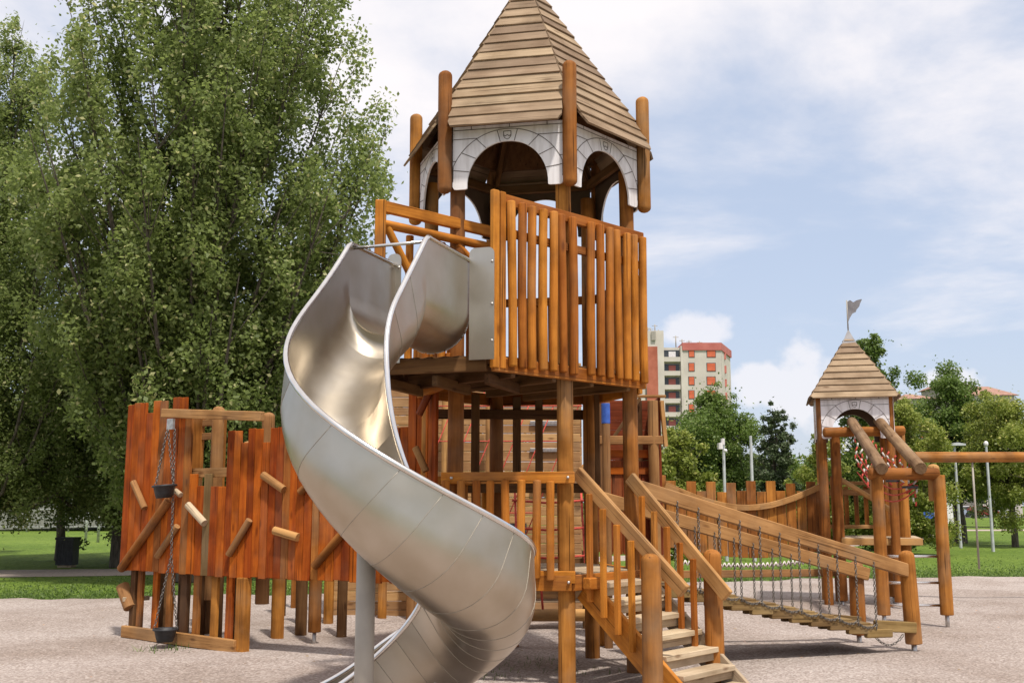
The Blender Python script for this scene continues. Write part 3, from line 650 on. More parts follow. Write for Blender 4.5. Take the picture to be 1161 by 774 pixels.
for t in (.05, .5, .95): a = lerp(PF, PA, t)+V(0, 0.03, ZD-.19); mb.beam(a, a+V(.25, .75, 0), .05, .09)
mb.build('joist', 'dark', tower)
# right-front railing of the upper deck
def railing(parent, a, b, ztop, zbot, n, skip=(), r=.031, beam=.085, mat='orange', out=1, name='railing', low=.055, botbeam=True, jit=.006, zlow=None, th=.04, rmat=None):
    a = Vector(a); b = Vector(b); d = (b-a).normalized(); nrm = V(d.y, -d.x, 0)*out
    mb = MB(); mb.beam(a+V(0, 0, ztop-beam/2), b+V(0, 0, ztop-beam/2), th, beam)
    rl = mb.build(name, rmat or mat, parent)
    if botbeam: MB().beam(a+V(0, 0, zbot+beam*.5), b+V(0, 0, zbot+beam*.5), th, beam).build('bottom_rail', rmat or mat, rl)
    if ztop-zbot > 1.2: MB().beam(a+V(0, 0, ztop-.32), b+V(0, 0, ztop-.32), .035, .07).build('middle_rail', rmat or mat, rl)
    for i in range(n):
        t = (i+.5)/n
        if i in skip: continue
        p = lerp(a, b, t)+nrm*(th/2+r*.75)+d*random.uniform(-jit, jit)
        lean = d*random.uniform(-.008, .008)
        MB().log(p+V(0, 0, (zlow if zlow is not None else zbot+.03)+random.uniform(-.012, .012)), p+lean+V(0, 0, ztop-low+random.uniform(-.008, .008)), r*random.uniform(.92, 1.08), r, .012, .012, n=12, wob=.25).build('baluster', mat, rl)
    return rl
d = (PB-PA).normalized()
railing(tower, PA+d*.1, PB, 4.11, 2.63, 15, skip=(7,), r=.0385, beam=.095, th=.05)
# corner boards where the railing meets the slide bay
for off, wv in ((.02, .07), (.10, .06)): MB().beam(PA+d*off+V(0, -.02, 2.64), PA+d*off+V(0, -.02, 4.12), wv, .045, up=(.65, -.7, 0)).build('corner_post', 'orange', tower)
MB().beam(PF+V(0, 0, 2.64), PF+V(0, 0, 4.12), .09, .07, up=(0, 1, 0)).build('corner_post', 'orange', tower)
# left rail, running back beside the slide mouth
PH = V(-.16, 9.66, 0)
mb = MB(); mb.beam(PF+V(0, 0, 4.07), PH+V(0, 0, 4.07), .05, .1); mb.log(PF+V(.02, .03, 3.92), PH+V(.02, 0, 3.92), .04)
mb.log(PF+V(.05, .06, 3.9), V(-.62, 9.22, 3.0), .035); mb.log(V(-.5, 9.35, 3.88), V(-.2, 9.62, 3.6), .035)
mb.build('side_railing', 'orange', tower)
for t in (.12, .26, .4, .55, .75, .9): p = lerp(PF, PH, t)+V(.1, .25, 0); MB().log(p+V(0, 0, 2.8), p+V(0, 0, 3.9), .035).build('baluster', 'orange', tower)
for k in (1, 2, 3, 4):
    railing(tower, hexp(k, 1.08), hexp(k+1, 1.08), 3.72, 2.8, 8, r=.032, name='back_railing', jit=.01)
# lower deck and its railing
ZL = .97
deck(tower, [hexp(k, .97) for k in range(6)], ZL, .04, (1, -.2, 0), .12, 'grey', 'lower_deck')
mb = MB()
for k in range(6):
    if k == 0: continue
    A, B = hexp(k, 1.11), hexp(k+1, 1.11); mb.beam(A+V(0, 0, ZL-.07), B+V(0, 0, ZL-.07), .045, .13)
A, B = hexp(0, 1.09), hexp(1, 1.09); mb.beam(A+V(0, 0, ZL-.07), B+V(0, 0, ZL-.07), .045, .13)
mb.build('lower_deck_beam', 'orange', tower)
A, B = hexp(5, 1.11), hexp(0, 1.11); dd = (B-A).normalized()
A = A-dd*.03; B = B+dd*.03
lr = railing(tower, A, B, 1.83, .9, 9, skip=(8,), r=.036, beam=.1, out=1, name='lower_railing', low=.07, zlow=.93, mat='orange')
for k in (3,):
    railing(tower, hexp(k, 1.08), hexp(k+1, 1.08), 1.83, .9, 7, name='back_railing', r=.034)
# dark inner uprights and cross beam between the decks
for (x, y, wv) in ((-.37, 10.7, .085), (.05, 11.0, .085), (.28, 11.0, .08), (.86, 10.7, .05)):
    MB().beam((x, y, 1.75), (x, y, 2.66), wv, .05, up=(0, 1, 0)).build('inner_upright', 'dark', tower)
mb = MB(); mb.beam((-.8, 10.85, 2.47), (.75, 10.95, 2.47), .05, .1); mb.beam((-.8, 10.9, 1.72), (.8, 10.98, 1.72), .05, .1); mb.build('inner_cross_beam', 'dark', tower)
MB().beam(V(.62, 9.02, .96)+V(0, 0, -.06), V(.74, 9.14, .9), .09, .1).build('deck_bracket', 'orange', tower)
# bolts
for k in (0, 5):
    for z in (1.8, .93): MB().sphere(hexp(k, 1.02, z)+V(.0, -.115, -.02), .014).build('bolt', 'galv', tower)
# blue smear on rear post
MB().log(V(1.02, 11.5, 0), V(1.02, 11.5, 2.72), .045).build('rear_prop', 'oldpost', tower)
MB().log(V(1.02, 11.5, 2.42), V(1.02, 11.5, 2.64), .0475, n=16).build('paint_mark', 'bluepaint', tower)
# ------------------------------------------------------------------ spiral slide
def slide_center():
    x0, y0, z0, phi0, L0, Lt, wd = -.642, 8.602, 3.521, -109.568, .874, 4.031, .636
    kap = [.022, .316, 2.284, 1.894, 2.309, 2.086, 0, 0]; sl = [1.169, .856, 1.248, .91, .523, .691, .816, .214]
    NK = 8; N = 240; T = np.concatenate([np.linspace(0, L0, 24), L0+np.linspace(0, Lt+.9, N+1)[1:]]); kn = L0+np.linspace(0, Lt, NK)
    k = np.where(T <= L0, 0, np.interp(T, kn, kap))
    s_ = np.where(T <= L0, 0, np.interp(T, kn, sl)); s_ = np.where(T > L0+Lt, .02, s_)
    d = np.diff(T); a = R(phi0)+np.concatenate([[0], np.cumsum((k[1:]+k[:-1])/2*d)]); am = (a[1:]+a[:-1])/2
    x = x0+np.concatenate([[0], np.cumsum(np.cos(am)*d)]); y = y0+np.concatenate([[0], np.cumsum(np.sin(am)*d)]); z = z0-np.concatenate([[0], np.cumsum(s_[1:]*d)])
    return T, x, y, z, a, s_, wd, L0, Lt
def build_slide():
    T, X, Y, Z, A, SL, wd, L0, Lt = slide_center()
    root = thing('spiral_slide', (-.8, 7.2, 0), 'polished steel spiral slide curling down from the upper deck of the play tower', 'slide')
    stations = [0, L0*.5, L0, L0+.32, L0+.64]; t = L0+.64
    while t < L0+Lt+.85: t += .26 if t < 2.3 else .155; stations.append(t)
    depth_k = ([0, L0, L0+.5, L0+1.1, L0+2.2, L0+3.4, L0+4.2, L0+5], [.74, .72, .58, .50, .56, .54, .40, .2])
    def frame(t):
        i = lambda Q: float(np.interp(t, T, Q)); a = i(A); s_ = i(SL)
        if t < L0+.001: s_ = 0
        c = V(i(X), i(Y), i(Z)); tang = V(math.cos(a), math.sin(a), -s_).normalized(); lat = V(-math.sin(a), math.cos(a), 0)
        N = lat.cross(tang)*-1 if lat.cross(tang).z < 0 else lat.cross(tang)
        return c, tang, lat, N
    def ring(t, kN=1.0, off=0):
        c, tg, lat, N = frame(t)
        bl = min(1, max(0, (t-L0+.05)/.62)); N = (N*bl+V(0, 0, 1)*(1-bl)).normalized()
        dp = float(np.interp(t, *depth_k)); N = (N*1.0).normalized()
        n2 = N
        pts = []; b = min(.33, dp*.62); wall = dp-b; h = wd/2
        for u in (0, .5, 1.0): pts.append(c+lat*(h+off)-n2*wall*u)
        for q in range(1, 18):
            an = math.pi*q/18; pts.append(c+lat*(h+off)*math.cos(an)-n2*(wall+(b+off)*math.sin(an)**.92))
        for u in (1.0, .5, 0): pts.append(c-lat*(h+off)-n2*wall*u)
        return pts
    mb = MB()
    for s0, s1 in zip(stations, stations[1:]):
        sub = 4
        ts = [s0+(s1-s0)*i/sub for i in range(sub+1)]
        for fl, off in ((1, 0), (0, .007)):
            rs_ = [ring(t, off=off) for t in ts]; n = len(rs_[0]); vs = [p for r_ in rs_ for p in r_]; fs = []
            for k in range(sub):
                for i in range(n-1):
                    q = (k*n+i, k*n+i+1, (k+1)*n+i+1, (k+1)*n+i); fs.append(q if fl else q[::-1])
            mb.add(vs, fs, None, .5, True)
    # closing lips
    for (t) in (stations[0], stations[-1]):
        a = ring(t); b = ring(t, off=.007); n = len(a); mb.add(a+b, [(i, n+i, n+i+1, i+1) for i in range(n-1)], None, .5)
    mb.build('trough', 'slide', root)
    for sgn in (1, -1):
        q = []; t = 0
        while t <= stations[-1]:
            c, tg, lat, N = frame(t); q.append(c+lat*sgn*(wd/2+.004)+V(0, 0, .004)); t += .05
        MB().tube(q, .019, 10).build('rim_tube', 'rim', root)
    for t in stations[3:]:
        pts = ring(t, off=.0072); MB().tube(pts, .0022, 5).build('weld_seam', 'seam', root)
    mb = MB(); pts = ring(.02, off=.009)
    for p, q in zip(pts, pts[1:]):
        for u in (.1, .35, .6, .85):
            if random.random() < .7: mb.sphere(p.lerp(q, u), .0065, 6, 4)
    mb.build('weld_beads', 'galv', root)
    # entry flange plates, with rounded corners
    c, tg, lat, N = frame(0)
    fd = (PA-PF).normalized(); o = V(c.x, c.y, 0)
    def plate(x0, x1, name):
        r = .05; zb, zt = 2.70, 3.62
        poly = [(x0, zb), (x1, zb), (x1, zt-r)]+[(x1-r+r*math.cos(q), zt-r+r*math.sin(q)) for q in (R(20), R(45), R(70), R(90))]+[(x0+r+r*math.cos(q), zt-r+r*math.sin(q)) for q in (R(90), R(110), R(135), R(160), R(180))]
        b = MB().prism(poly, V(PF.x, PF.y, 0)-V(0, .085, 0), fd, V(0, 0, 1), .006)
        p = b.build(name, 'slide', root); s_ = MB()
        for z in (2.85, 3.15, 3.5): s_.sphere(V(PF.x, PF.y, z)+fd*(x1-.02)-V(0, .094, 0), .013, 8, 5)
        s_.build('bolt', 'galv', p)
    xs = (c-PF).dot(fd)
    plate(xs+wd/2*.96, xs+wd/2+.20, 'entry_plate'); plate(xs-wd/2-.1+.0, xs-wd/2*.93, 'entry_plate')
    # cross bar
    c1, _, l1, _ = frame(L0*.93); MB().tube([c1+l1*wd/2-V(0,0,.02), c1-l1*wd/2-V(0,0,.02)], .013).build('cross_bar', 'rim', root)
    # supports
    p = at(416, 600, 6.55)
    bl = MB().tube([V(p.x, p.y, -.05), V(p.x, p.y, p.z-.09)], .058, 20).build('support_leg', 'paintgrey', root)
    MB().tube([V(p.x, p.y, p.z-.1), V(p.x, p.y, p.z-.075)], .045, 16).build('leg_cap', 'paintgrey', bl)
    mb = MB(); mb.box((p.x-.035, p.y-.012, p.z-.08), (p.x-.02, p.y+.012, p.z+.06)); mb.box((p.x+.02, p.y-.012, p.z-.08), (p.x+.035, p.y+.012, p.z+.06)); mb.tube([V(p.x-.05, p.y-.01, p.z-.02), V(p.x+.05, p.y-.01, p.z-.02)], .014, 8); mb.tube([V(p.x, p.y-.05, p.z-.02), V(p.x, p.y+.03, p.z-.02)], .02, 10); mb.build('leg_bracket', 'galv', bl)
    p = at(493, 762, 7.1)
    MB().tube([V(p.x, p.y, -.05), V(p.x, p.y, p.z+.08)], .035, 14).build('support_leg', 'galv', root)
build_slide()
# ------------------------------------------------------------------ staircase
SD = V(.749, -.663, 0); SW_ = (hexp(1, 1.02)-hexp(0, 1.02)).normalized()
def stairs():
    root = thing('wooden_staircase', (1.6, 8.9, 0), 'weathered wooden staircase with two round newel posts climbing to the lower deck', 'staircase')
    L0 = hexp(0, 1.02)+SD*.1+SW_*.10; R0 = hexp(1, 1.02)+SD*.1
    slope = .87; run = 1.18
    for base, sgn in ((L0, 1), (R0, -1)):
        o = base+SW_*.03*sgn
        a = o+V(0, 0, ZL-.12)-SD*.02; b = o+SD*(run)+V(0, 0, ZL-.12-slope*(run+.02))
        MB().beam(a, b, .045, .22).build('stringer', 'orange' if sgn == 1 else 'grey', root)
    n = 7
    for i in range(n):
        z = ZL-.135*(i+.55); t = (ZL-z)/slope-.03
        a = L0+SD*t+SW_*.06+V(0, 0, z-.02); b = R0+SD*t-SW_*.06+V(0, 0, z-.02)
        if z < .06: continue
        mb = MB(); mb.beam(a, b, .19, .045, tint=random.uniform(.3, .9)); mb.beam(a-V(0, 0, .055)+SD*.045, b-V(0, 0, .055)+SD*.045, .03, .07, tint=random.uniform(.1, .6))
        mb.build('tread', 'grey', root)
    for (x, y) in ((1.10, 8.57), (1.74, 9.38)):
        MB().log((x, y, -.05), (x, y, 1.17), .082, .079, 0, .06, n=20).build('newel_post', 'post', root)
    for base, nx, sgn, ext in ((L0, V(1.10, 8.57, 0), 1, .22), (R0, V(1.74, 9.38, 0), -1, .2)):
        a = base-SD*.08+V(0, 0, 1.83 if sgn == 1 else 1.80); 
        off = SW_*(.01 if sgn == 1 else -.12)
        tt = (nx-base).dot(SD); b = base+SD*(tt+ext)+V(0, 0, 0); sl_ = .90 if sgn == 1 else 1.03
        a = a+off; b = b+off+V(0, 0, (1.83 if sgn == 1 else 1.80)-sl_*(tt+ext+.08))
        hr = MB().beam(a, b, .05, .115).build('handrail', 'oldpost', root)
        m_ = 5
        for i in range(m_):
            t = (i+.6)/(m_+.4)*(tt)
            p = base+SD*t+off; zt = 1.79-sl_*(t+.08); zb = ZL-.12-slope*t+.0
            side = SW_*(-.045)
            MB().beam(p+side+V(0, 0, zb-.03), p+side+V(0, 0, zt), .045, .045, up=SD).build('baluster', 'orange', root)
stairs()
# ------------------------------------------------------------------ hanging step bridge on chains
def chain_bridge():
    root = thing('hanging_step_bridge', (3.5, 11.5, 0), 'sloping chain bridge of stepped planks hung under two long beams', 'chain bridge')
    n0 = V(1.17, 9.93, 1.71); n1 = V(4.10, 11.25, .88); f0 = V(.86, 10.9, 1.63); f1 = V(3.87, 12.0, .81)
    MB().beam(n0, n1+(n1-n0).normalized()*.02, .07, .135).build('side_beam', 'oldpost', root)
    MB().beam(f0, f1+(f1-f0).normalized()*.1, .07, .135).build('side_beam', 'oldpost', root)
    for (x, y, zt, lx, nm) in ((4.16, 11.3, 1.08, -.03, 0), (3.84, 12.07, .93, 0, 1)):
        p = MB().log((x, y, .13), (x+lx, y, zt), .085, .08, 0, .06, n=20).build('end_post', 'post', root); MB().tube([V(x, y, -.05), V(x, y, .16)], .028, 10).build('steel_foot', 'galv', p)
    N = 11
    def step_at(t):
        a = lerp(n0, n1, t); b = lerp(f0, f1, t); z = ZL-.08-(ZL-.08-.27)*min(1, t*1.05)
        return V(a.x, a.y, z), V(b.x, b.y, z)
    for i in range(N):
        t = .10+(i)*.073; a, b = step_at(t); a2, b2 = step_at(t+.085)
        c = (a+b)/2; d = (a2-a); ln = d.length
        mb = MB(); m0 = lerp(a, b, .06); m1 = lerp(a, b, .94); dz = -.0
        # a stepped pair: thick plank running across with a cheek block at each chain
        mb.beam(lerp(a, a2, .5)+V(0, 0, -.02), lerp(b, b2, .5)+V(0, 0, -.02), ln*.92, .045, tint=random.random())
        for q0, q1 in ((a, a2), (b, b2)):
            h = V(q1.x-q0.x, q1.y-q0.y, 0); mb.beam(V(q0.x, q0.y, (q0.z+q1.z)/2-.055)-h*.12, V(q0.x, q0.y, (q0.z+q1.z)/2-.055)+h*1.1+V(0, 0, -.01), .06, .085)
        mb.build('step_plank', 'olive', root)
    a, b = step_at(.93); MB().beam(a+V(-.2, -.06, .05), V(4.16, 11.24, .30), .06, .11).build('landing_beam', 'olive', root); MB().beam(b+V(-.2, 0, .03), V(3.84, 12.0, .28), .06, .11).build('landing_beam', 'olive', root)
    for i in range(11):
        t = .13+i*.073; a, b = step_at(t); na = lerp(n0, n1, t); nb = lerp(f0, f1, t)
        for top, bot in ((na, a), (nb, b)):
            mb = MB(); chain_pts(mb, V(top.x, top.y, top.z-.02)+V(0, -.04, 0), V(bot.x, bot.y-.04, bot.z-.02)); mb.build('chain', 'chain', root)
    for i in range(10):
        t = .13+i*.073; a, b = step_at(t); a2, b2 = step_at(t+.073); mb = MB()
        chain_pts(mb, a+V(0, -.04, .0), a2+V(0, -.04, .02), sag=.035); mb.build('chain', 'chain', root)
    mb = MB(); chain_pts(mb, V(4.0, 11.15, .24), V(3.7, 11.1, .22), sag=.09); mb.build('chain', 'chain', root)
chain_bridge()
# ------------------------------------------------------------------ palisade climbing wall
WL, WM, WR = V(-4.55, 12.57, 0), V(-3.06, 11.47, 0), V(-.84, 10.34, 0)
tops = [(138, 458), (160, 458), (161, 468), (171, 468), (172, 454), (186, 454), (187, 466), (192, 466), (193, 451), (206, 451), (207, 470), (212, 470), (213, 536), (222, 536), (223, 550), (229, 550), (230, 536), (242, 536), (243, 550), (256, 550), (257, 488), (272, 488), (273, 502), (282, 502), (283, 486), (295, 486), (296, 501), (307, 501), (308, 484), (321, 484), (322, 499), (336, 499), (337, 486), (350, 486), (351, 500), (364, 500), (365, 486), (378, 486), (379, 500), (400, 500), (401, 486), (420, 486), (421, 498), (436, 498), (437, 486), (450, 486), (451, 483), (463, 483), (464, 428), (505, 428)]
def palisade():
    root = thing('palisade_climbing_wall', (-3.0, 11.6, 0), 'red-stained palisade wall of uneven upright boards with slanted climbing grips', 'climbing wall')
    def run(a, b, n, zb):
        d = (b-a).normalized(); wd = (b-a).length/n; nrm = V(d.y, -d.x, 0)
        for i in range(n):
            p = a+d*wd*(i+.5); px = px_of(V(p.x, p.y, 1.6)); ty = 500
            xs = [q[0] for q in tops]; j = max(k for k in range(len(xs)) if xs[k] <= max(px, 138)); ty = tops[j][1]
            zt = at(px, ty, p.y).z+random.uniform(-.012, .012); c = nrm*random.uniform(0, .012)
            # planks hang from the frame behind them, all leaning a touch
            g = 'red'
            if random.random() < (.30 if px < 228 else .05): g = 'orangebrown'
            if 228 < px < 241: g = 'olive'
            MB().beam(p+c+V(0, 0, zb+random.uniform(-.01, .01)), p+c+d*random.uniform(-.006, .006)+V(0, 0, zt), wd-.004, .03, up=nrm, tint=random.uniform(.05, 1)).build('upright_board', g, root)
    run(WL, WM, 15, .80); run(WM, WR, 26, .80)
    d = (hexp(5, 1.0)-WR).normalized(); run(WR, WR+d*.42, 3, .8)
    d1 = (WM-WL).normalized(); n1 = V(d1.y, -d1.x, 0); d2 = (WR-WM).normalized(); n2 = V(d2.y, -d2.x, 0)
    mb = MB()
    for z in (1.0, 1.9): mb.beam(WL-n1*.05+V(0, 0, z), WM-n1*.05+V(0, 0, z), .05, .1); mb.beam(WM-n2*.05+V(0, 0, z), WR-n2*.05+V(0, 0, z), .05, .1)
    mb.build('frame_rail', 'oldpost', root)
    # boarding grips
    def on_wall(px, py, off=.045):
        r = ray(px, py)
        for a, b, n_ in ((WL, WM, n1), (WM, WR, n2)):
            q = a+n_*off; k = (q.x*n_.x+q.y*n_.y)/(r[0]*n_.x+r[1]*n_.y); p = V(r[0]*k, r[1]*k, CAMH+r[2]*k)
            if px < 254 or a is WM: return p
    for (x0, y0, x1, y1, r_, mt) in ((151, 546, 164, 576, .038, 'oldpost'), (137, 645, 192, 566, .05, 'post'), (178, 631, 201, 596, .036, 'oldpost'), (213, 572, 232, 593, .042, 'grey'), (259, 629, 283, 589, .036, 'post'), (298, 538, 322, 555, .042, 'oldpost'), (340, 558, 366, 534, .04, 'post'), (311, 601, 338, 609, .044, 'oldpost'), (356, 642, 389, 603, .042, 'post'), (205, 561, 199, 556, .03, 'grey'), (400, 560, 420, 590, .04, 'post')):
        MB().log(on_wall(x0, y0, .05), on_wall(x1, y1, .05), r_, r_, 0, 0, n=14, wob=0).build('climbing_grip', mt, root)
    for (x0, y0, x1, y1, mt) in ((475, 470, 489, 441, 'darkred'), (471, 507, 483, 534, 'oldpost')):
        MB().log(at(x0, y0, 10.1), at(x1, y1, 10.05), .035, n=14, wob=0).build('climbing_grip', mt, root)
    # dark curved slot
    # short boards down to the ground beam
    gb0, gb1 = V(-4.45, 12.50, 0), V(-2.86, 11.32, 0)
    MB().beam(gb0+V(0, 0, .12)-(gb1-gb0).normalized()*.02, gb1+V(0, 0, .10), .06, .13).build('ground_beam', 'oldpost', root)
    gd = (gb1-gb0).normalized(); gn = V(gd.y, -gd.x, 0)
    for t, wv, mt in ((.03, .09, 'dark'), (.10, .09, 'post'), (.245, .09, 'red'), (.38, .1, 'post'), (.51, .11, 'dark'), (.62, .1, 'post'), (.775, .1, 'post'), (.90, .1, 'red')):
        p = lerp(gb0, gb1, t)-gn*.06; MB().beam(p+V(0, 0, .1), p+V(0, 0, .86), wv, .04, up=gn).build('lower_board', mt, root)
    p = gb1+gd*.04+V(.02, .05, 0); MB().beam(p+V(0, 0, .02), p+V(0, 0, .80), .145, .1, up=gn).build('corner_post', 'post', root)
    for (x, y, r_, mt) in ((-4.25, 13.2, .07, 'dark'), (-3.9, 12.9, .07, 'dark'), (-3.6, 12.75, .07, 'dark'), (-3.35, 12.35, .065, 'dark'), (-3.1, 12.2, .07, 'dark'), (-3.9, 13.6, .07, 'dark'), (-3.3, 13.3, .07, 'dark'), (-4.15, 12.75, .06, 'dark'), (-3.75, 12.45, .06, 'dark'), (-3.5, 12.2, .06, 'dark'), (-4.35, 13.6, .07, 'dark'), (-2.95, 12.0, .06, 'dark'), (-2.5, 12.9, .07, 'dark'), (-2.0, 12.8, .06, 'dark'), (-4.0, 14.0, .08, 'dark')):  # extra posts in dark timber, painting in the shade under the boards
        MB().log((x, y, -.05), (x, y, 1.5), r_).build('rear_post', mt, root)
    # log posts seen under the boards
    for (px, py, r_, ft) in ((333, 690, .05, 0), (409, 694, .06, 0), (460, 700, .06, 0), (314, 727, .075, 0), (356, 733, .072, 1), (318, 700, .07, 0), (372, 712, .065, 0), (383, 700, .06, 0), (433, 706, .06, 0), (340, 712, .06, 0)):
        g = atz(px, py, 0); z0 = .16 if ft else .0
        p = MB().log((g.x, g.y, z0), (g.x, g.y, 1.7), r_).build('log_post', 'post' if px != 318 else 'dark', root)
        if ft: MB().tube([V(g.x, g.y, -.05), V(g.x, g.y, .2)], .022, 8).build('steel_foot', 'galv', p)
    # two tall uprights with cross pieces behind the gap
    q0 = at(222, 560, 12.5); q1 = at(247, 560, 12.2)
    for q, zt in ((q0, 2.62), (q1, 2.6)): MB().beam((q.x, q.y, .9), (q.x, q.y, zt), .13, .06, up=(0.3, 1, 0)).build('gap_upright', 'post', root)
    for zz in (2.50, 2.34): MB().beam(q0+V(0, .03, zz-q0.z), q1+V(0, .03, zz-q1.z), .04, .08).build('cross_piece', 'oldpost', root)
    for (px, py) in ((244, 463), (301, 470), (278, 503)):
        q = at(px, py, 12.0 if px < 260 else 11.5); MB().log((q.x, q.y+.15, .5), (q.x, q.y+.15, q.z+.04), .075, .07, 0, .05).build('rear_log', 'oldpost', root)
    # hoist beam
    MB().beam((-3.97, 12.02, 2.58), (-2.60, 11.02, 2.46), .06, .10).build('hoist_beam', 'oldpost', root)
palisade()
def hoist():
    root = thing('sand_hoist', (-3.9, 11.9, 0), 'sand hoist with two black buckets on chains hanging from the palisade beam', 'sand hoist')
    t = V(-3.80, 11.86, 2.44)
    MB().prism([(-.055, -.06), (.055, -.06), (.055, .06), (-.055, .06)], t+V(0, -.03, 0), V(.8, -.58, 0), V(0, 0, 1), .03).build('pulley_plate', 'galv', root)
    def bucket(c, tilt=0):
        mb = MB(); n = 18; prof = ((0, 0), (.085, 0), (.1, .05), (.115, .115), (.135, .12), (.135, .14), (.118, .14), (.1, .12), (.08, .02), (0, .015)); vs = []
        for r_, z in prof:
            for k in range(n): an = 2*math.pi*k/n; vs.append(c+V(r_*math.cos(an), r_*math.sin(an), z+tilt*r_*math.cos(an)))
        fs = [(i*n+k, i*n+(k+1) % n, (i+1)*n+(k+1) % n, (i+1)*n+k) for i in range(len(prof)-1) for k in range(n)]
        mb.add(vs, fs, None, .5, True); return mb.build('bucket', 'black', root)
    c1 = at(186, 562, 11.75)-V(0, 0, .02); bucket(c1, .08)
    c2 = at(187, 727, 11.75)+V(0, 0, .0); c2.z = max(c2.z, .09); bucket(c2)
    for a, b in ((t+V(-.04, -.05, -.06), c1+V(-.1, 0, .13)), (t+V(-.035, -.05, -.06), c1+V(.1, 0, .13)), (t+V(.045, -.06, -.06), V(-3.72, 11.78, 1.0)), (V(-3.72, 11.78, 1.0), c2+V(-.12, 0, .14)), (V(-3.72, 11.78, 1.0), c2+V(.12, 0, .14))):
        mb = MB(); chain_pts(mb, a, b, link=.04, r=.005); mb.build('chain', 'chain', root)
hoist()
# log stump lying at the left end
def stump():
    a = at(139, 663, 12.6); b = at(148, 689, 12.5)
    root = thing('hanging_log_block', (a.x, a.y, 0), 'short cut log block held by a pale bracket at the left end of the palisade', 'log block')
    MB().log(a, b, .075, n=16).build('block', 'oldpost', root); MB().beam(lerp(a, b, .6)+V(-.02, -.08, 0), lerp(a, b, .6)+V(.2, .15, 0), .04, .05).build('bracket', 'grey', root)
stump()
# ------------------------------------------------------------------ boarded climbing hut behind the tower
def clad():
    root = thing('boarded_play_hut', (-.8, 14.8, 0), 'large play hut clad in horizontal tan boards standing behind the tower', 'play hut')
    mb = MB(); z = .02; x0, x1 = -2.45, .95
    while z < 3.45:
        h = random.uniform(.115, .14); mb.beam((x0, 14.8, z+h/2), (x1, 14.8, z+h/2), .05, h-.006, tint=random.uniform(.2, 1), ch=.006); z += h
    mb.build('board_wall', 'tan', root)
    for xs_ in (x0, x1):
        mb = MB(); z = .02
        while z < 3.45: mb.beam((xs_, 14.83, z+.065), (xs_, 16.2, z+.065), .05, .128); z += .13
        mb.build('side_wall', 'tan', root)
    for (x, z) in ((.45, 2.3), (.45, 1.75), (.45, 2.68)): MB().beam((x-.2, 14.75, z), (x+.25, 14.75, z), .04, .05).build('metal_rung', 'galv', root)
    for x, z in ((-.75, 2.05), (-.28, 2.05), (1.0, 2.03)): MB().sphere((x, 14.6, z), .075, 14, 9).build('wooden_knob', 'oldpost', root)
    for x in (-1.35, -.9, -.3): MB().log((x, 14.45, 0), (x, 14.45, 3.1), .06).build('post', 'oldpost', root)
    MB().box((-1.2, 14.74, .95), (.2, 14.77, 1.3)).build('opening_shade_panel', 'black', root)  # black panel on the boards stands for a shaded opening; no hole
clad()
def rope(name, pts, r, mat, root): return MB().tube(pts, r, 7).build(name, mat, root)
def net1():
    root = thing('red_rope_net', (-1, 13.4, 0), 'red rope climbing net slanting in front of the tan board hut', 'rope net')
    for i in range(7): x = -1.9+i*.32; rope('rope', [V(x, 13.6, .8), V(x+1.0, 13.5, 3.2)], .007, 'redrope', root)
    for i in range(5): z = 1.0+i*.45; rope('rope', [V(-1.9+.4*(z-.8), 13.55, z), V(.1+.4*(z-.8), 13.5, z)], .007, 'redrope', root)
net1()
def frame2():
    root = thing('log_net_frame', (.5, 11.7, 0), 'low log frame with leaning legs carrying a small rope ladder under the tower', 'log frame')
    for bx, tx in ((.01, -.12), (.98, .84)): MB().log((bx, 11.71, 0), (tx, 11.5, .95), .07, .068, .02, 0).build('leaning_leg', 'post', root)
    b = at(590, 697, 11.62).z
    MB().log((-.02, 11.62, b), (.92, 11.62, b), .065).build('cross_log', 'oldpost', root)
    MB().log((-.17, 11.0, 0), (-.17, 11.0, .9), .07).build('stub_leg', 'post', root) if False else None
    for i in range(4): x = .08+i*.25; rope('rope', [V(x, 11.6, b+.04), V(x-.02, 11.9, .8), V(x-.05, 12.1, 1.75)], .013, 'redrope', root)
    for i in range(4): z = .7+i*.3; rope('rope', [V(0, 11.75+.1*i, z), V(.4, 11.76+.1*i, z-.03), V(.85, 11.75+.1*i, z)], .013, 'redrope', root)
frame2()
def filler_box():
    # dark box of boards, added to fill the dark area below the hut
    root = thing('dark_filler_box', (.35, 13.2, 0), 'low dark box of boards added to fill the dark area behind the log frame', 'crawl box')
    mb = MB(); 
    for k in range(4): mb.beam((-.25, 13.0, .50+k*.12), (.95, 13.0, .50+k*.12), .03, .116)
    mb.build('front_boards', 'dark', root); mb = MB(); mb.beam((-.25, 13.3, .42), (.95, 13.3, .42), .6, .05); mb.build('floor', 'grey', root)
    for x in (-.2, .9): MB().log((x, 13.1, 0), (x, 13.1, 1.0), .05).build('leg', 'dark', root)
filler_box()
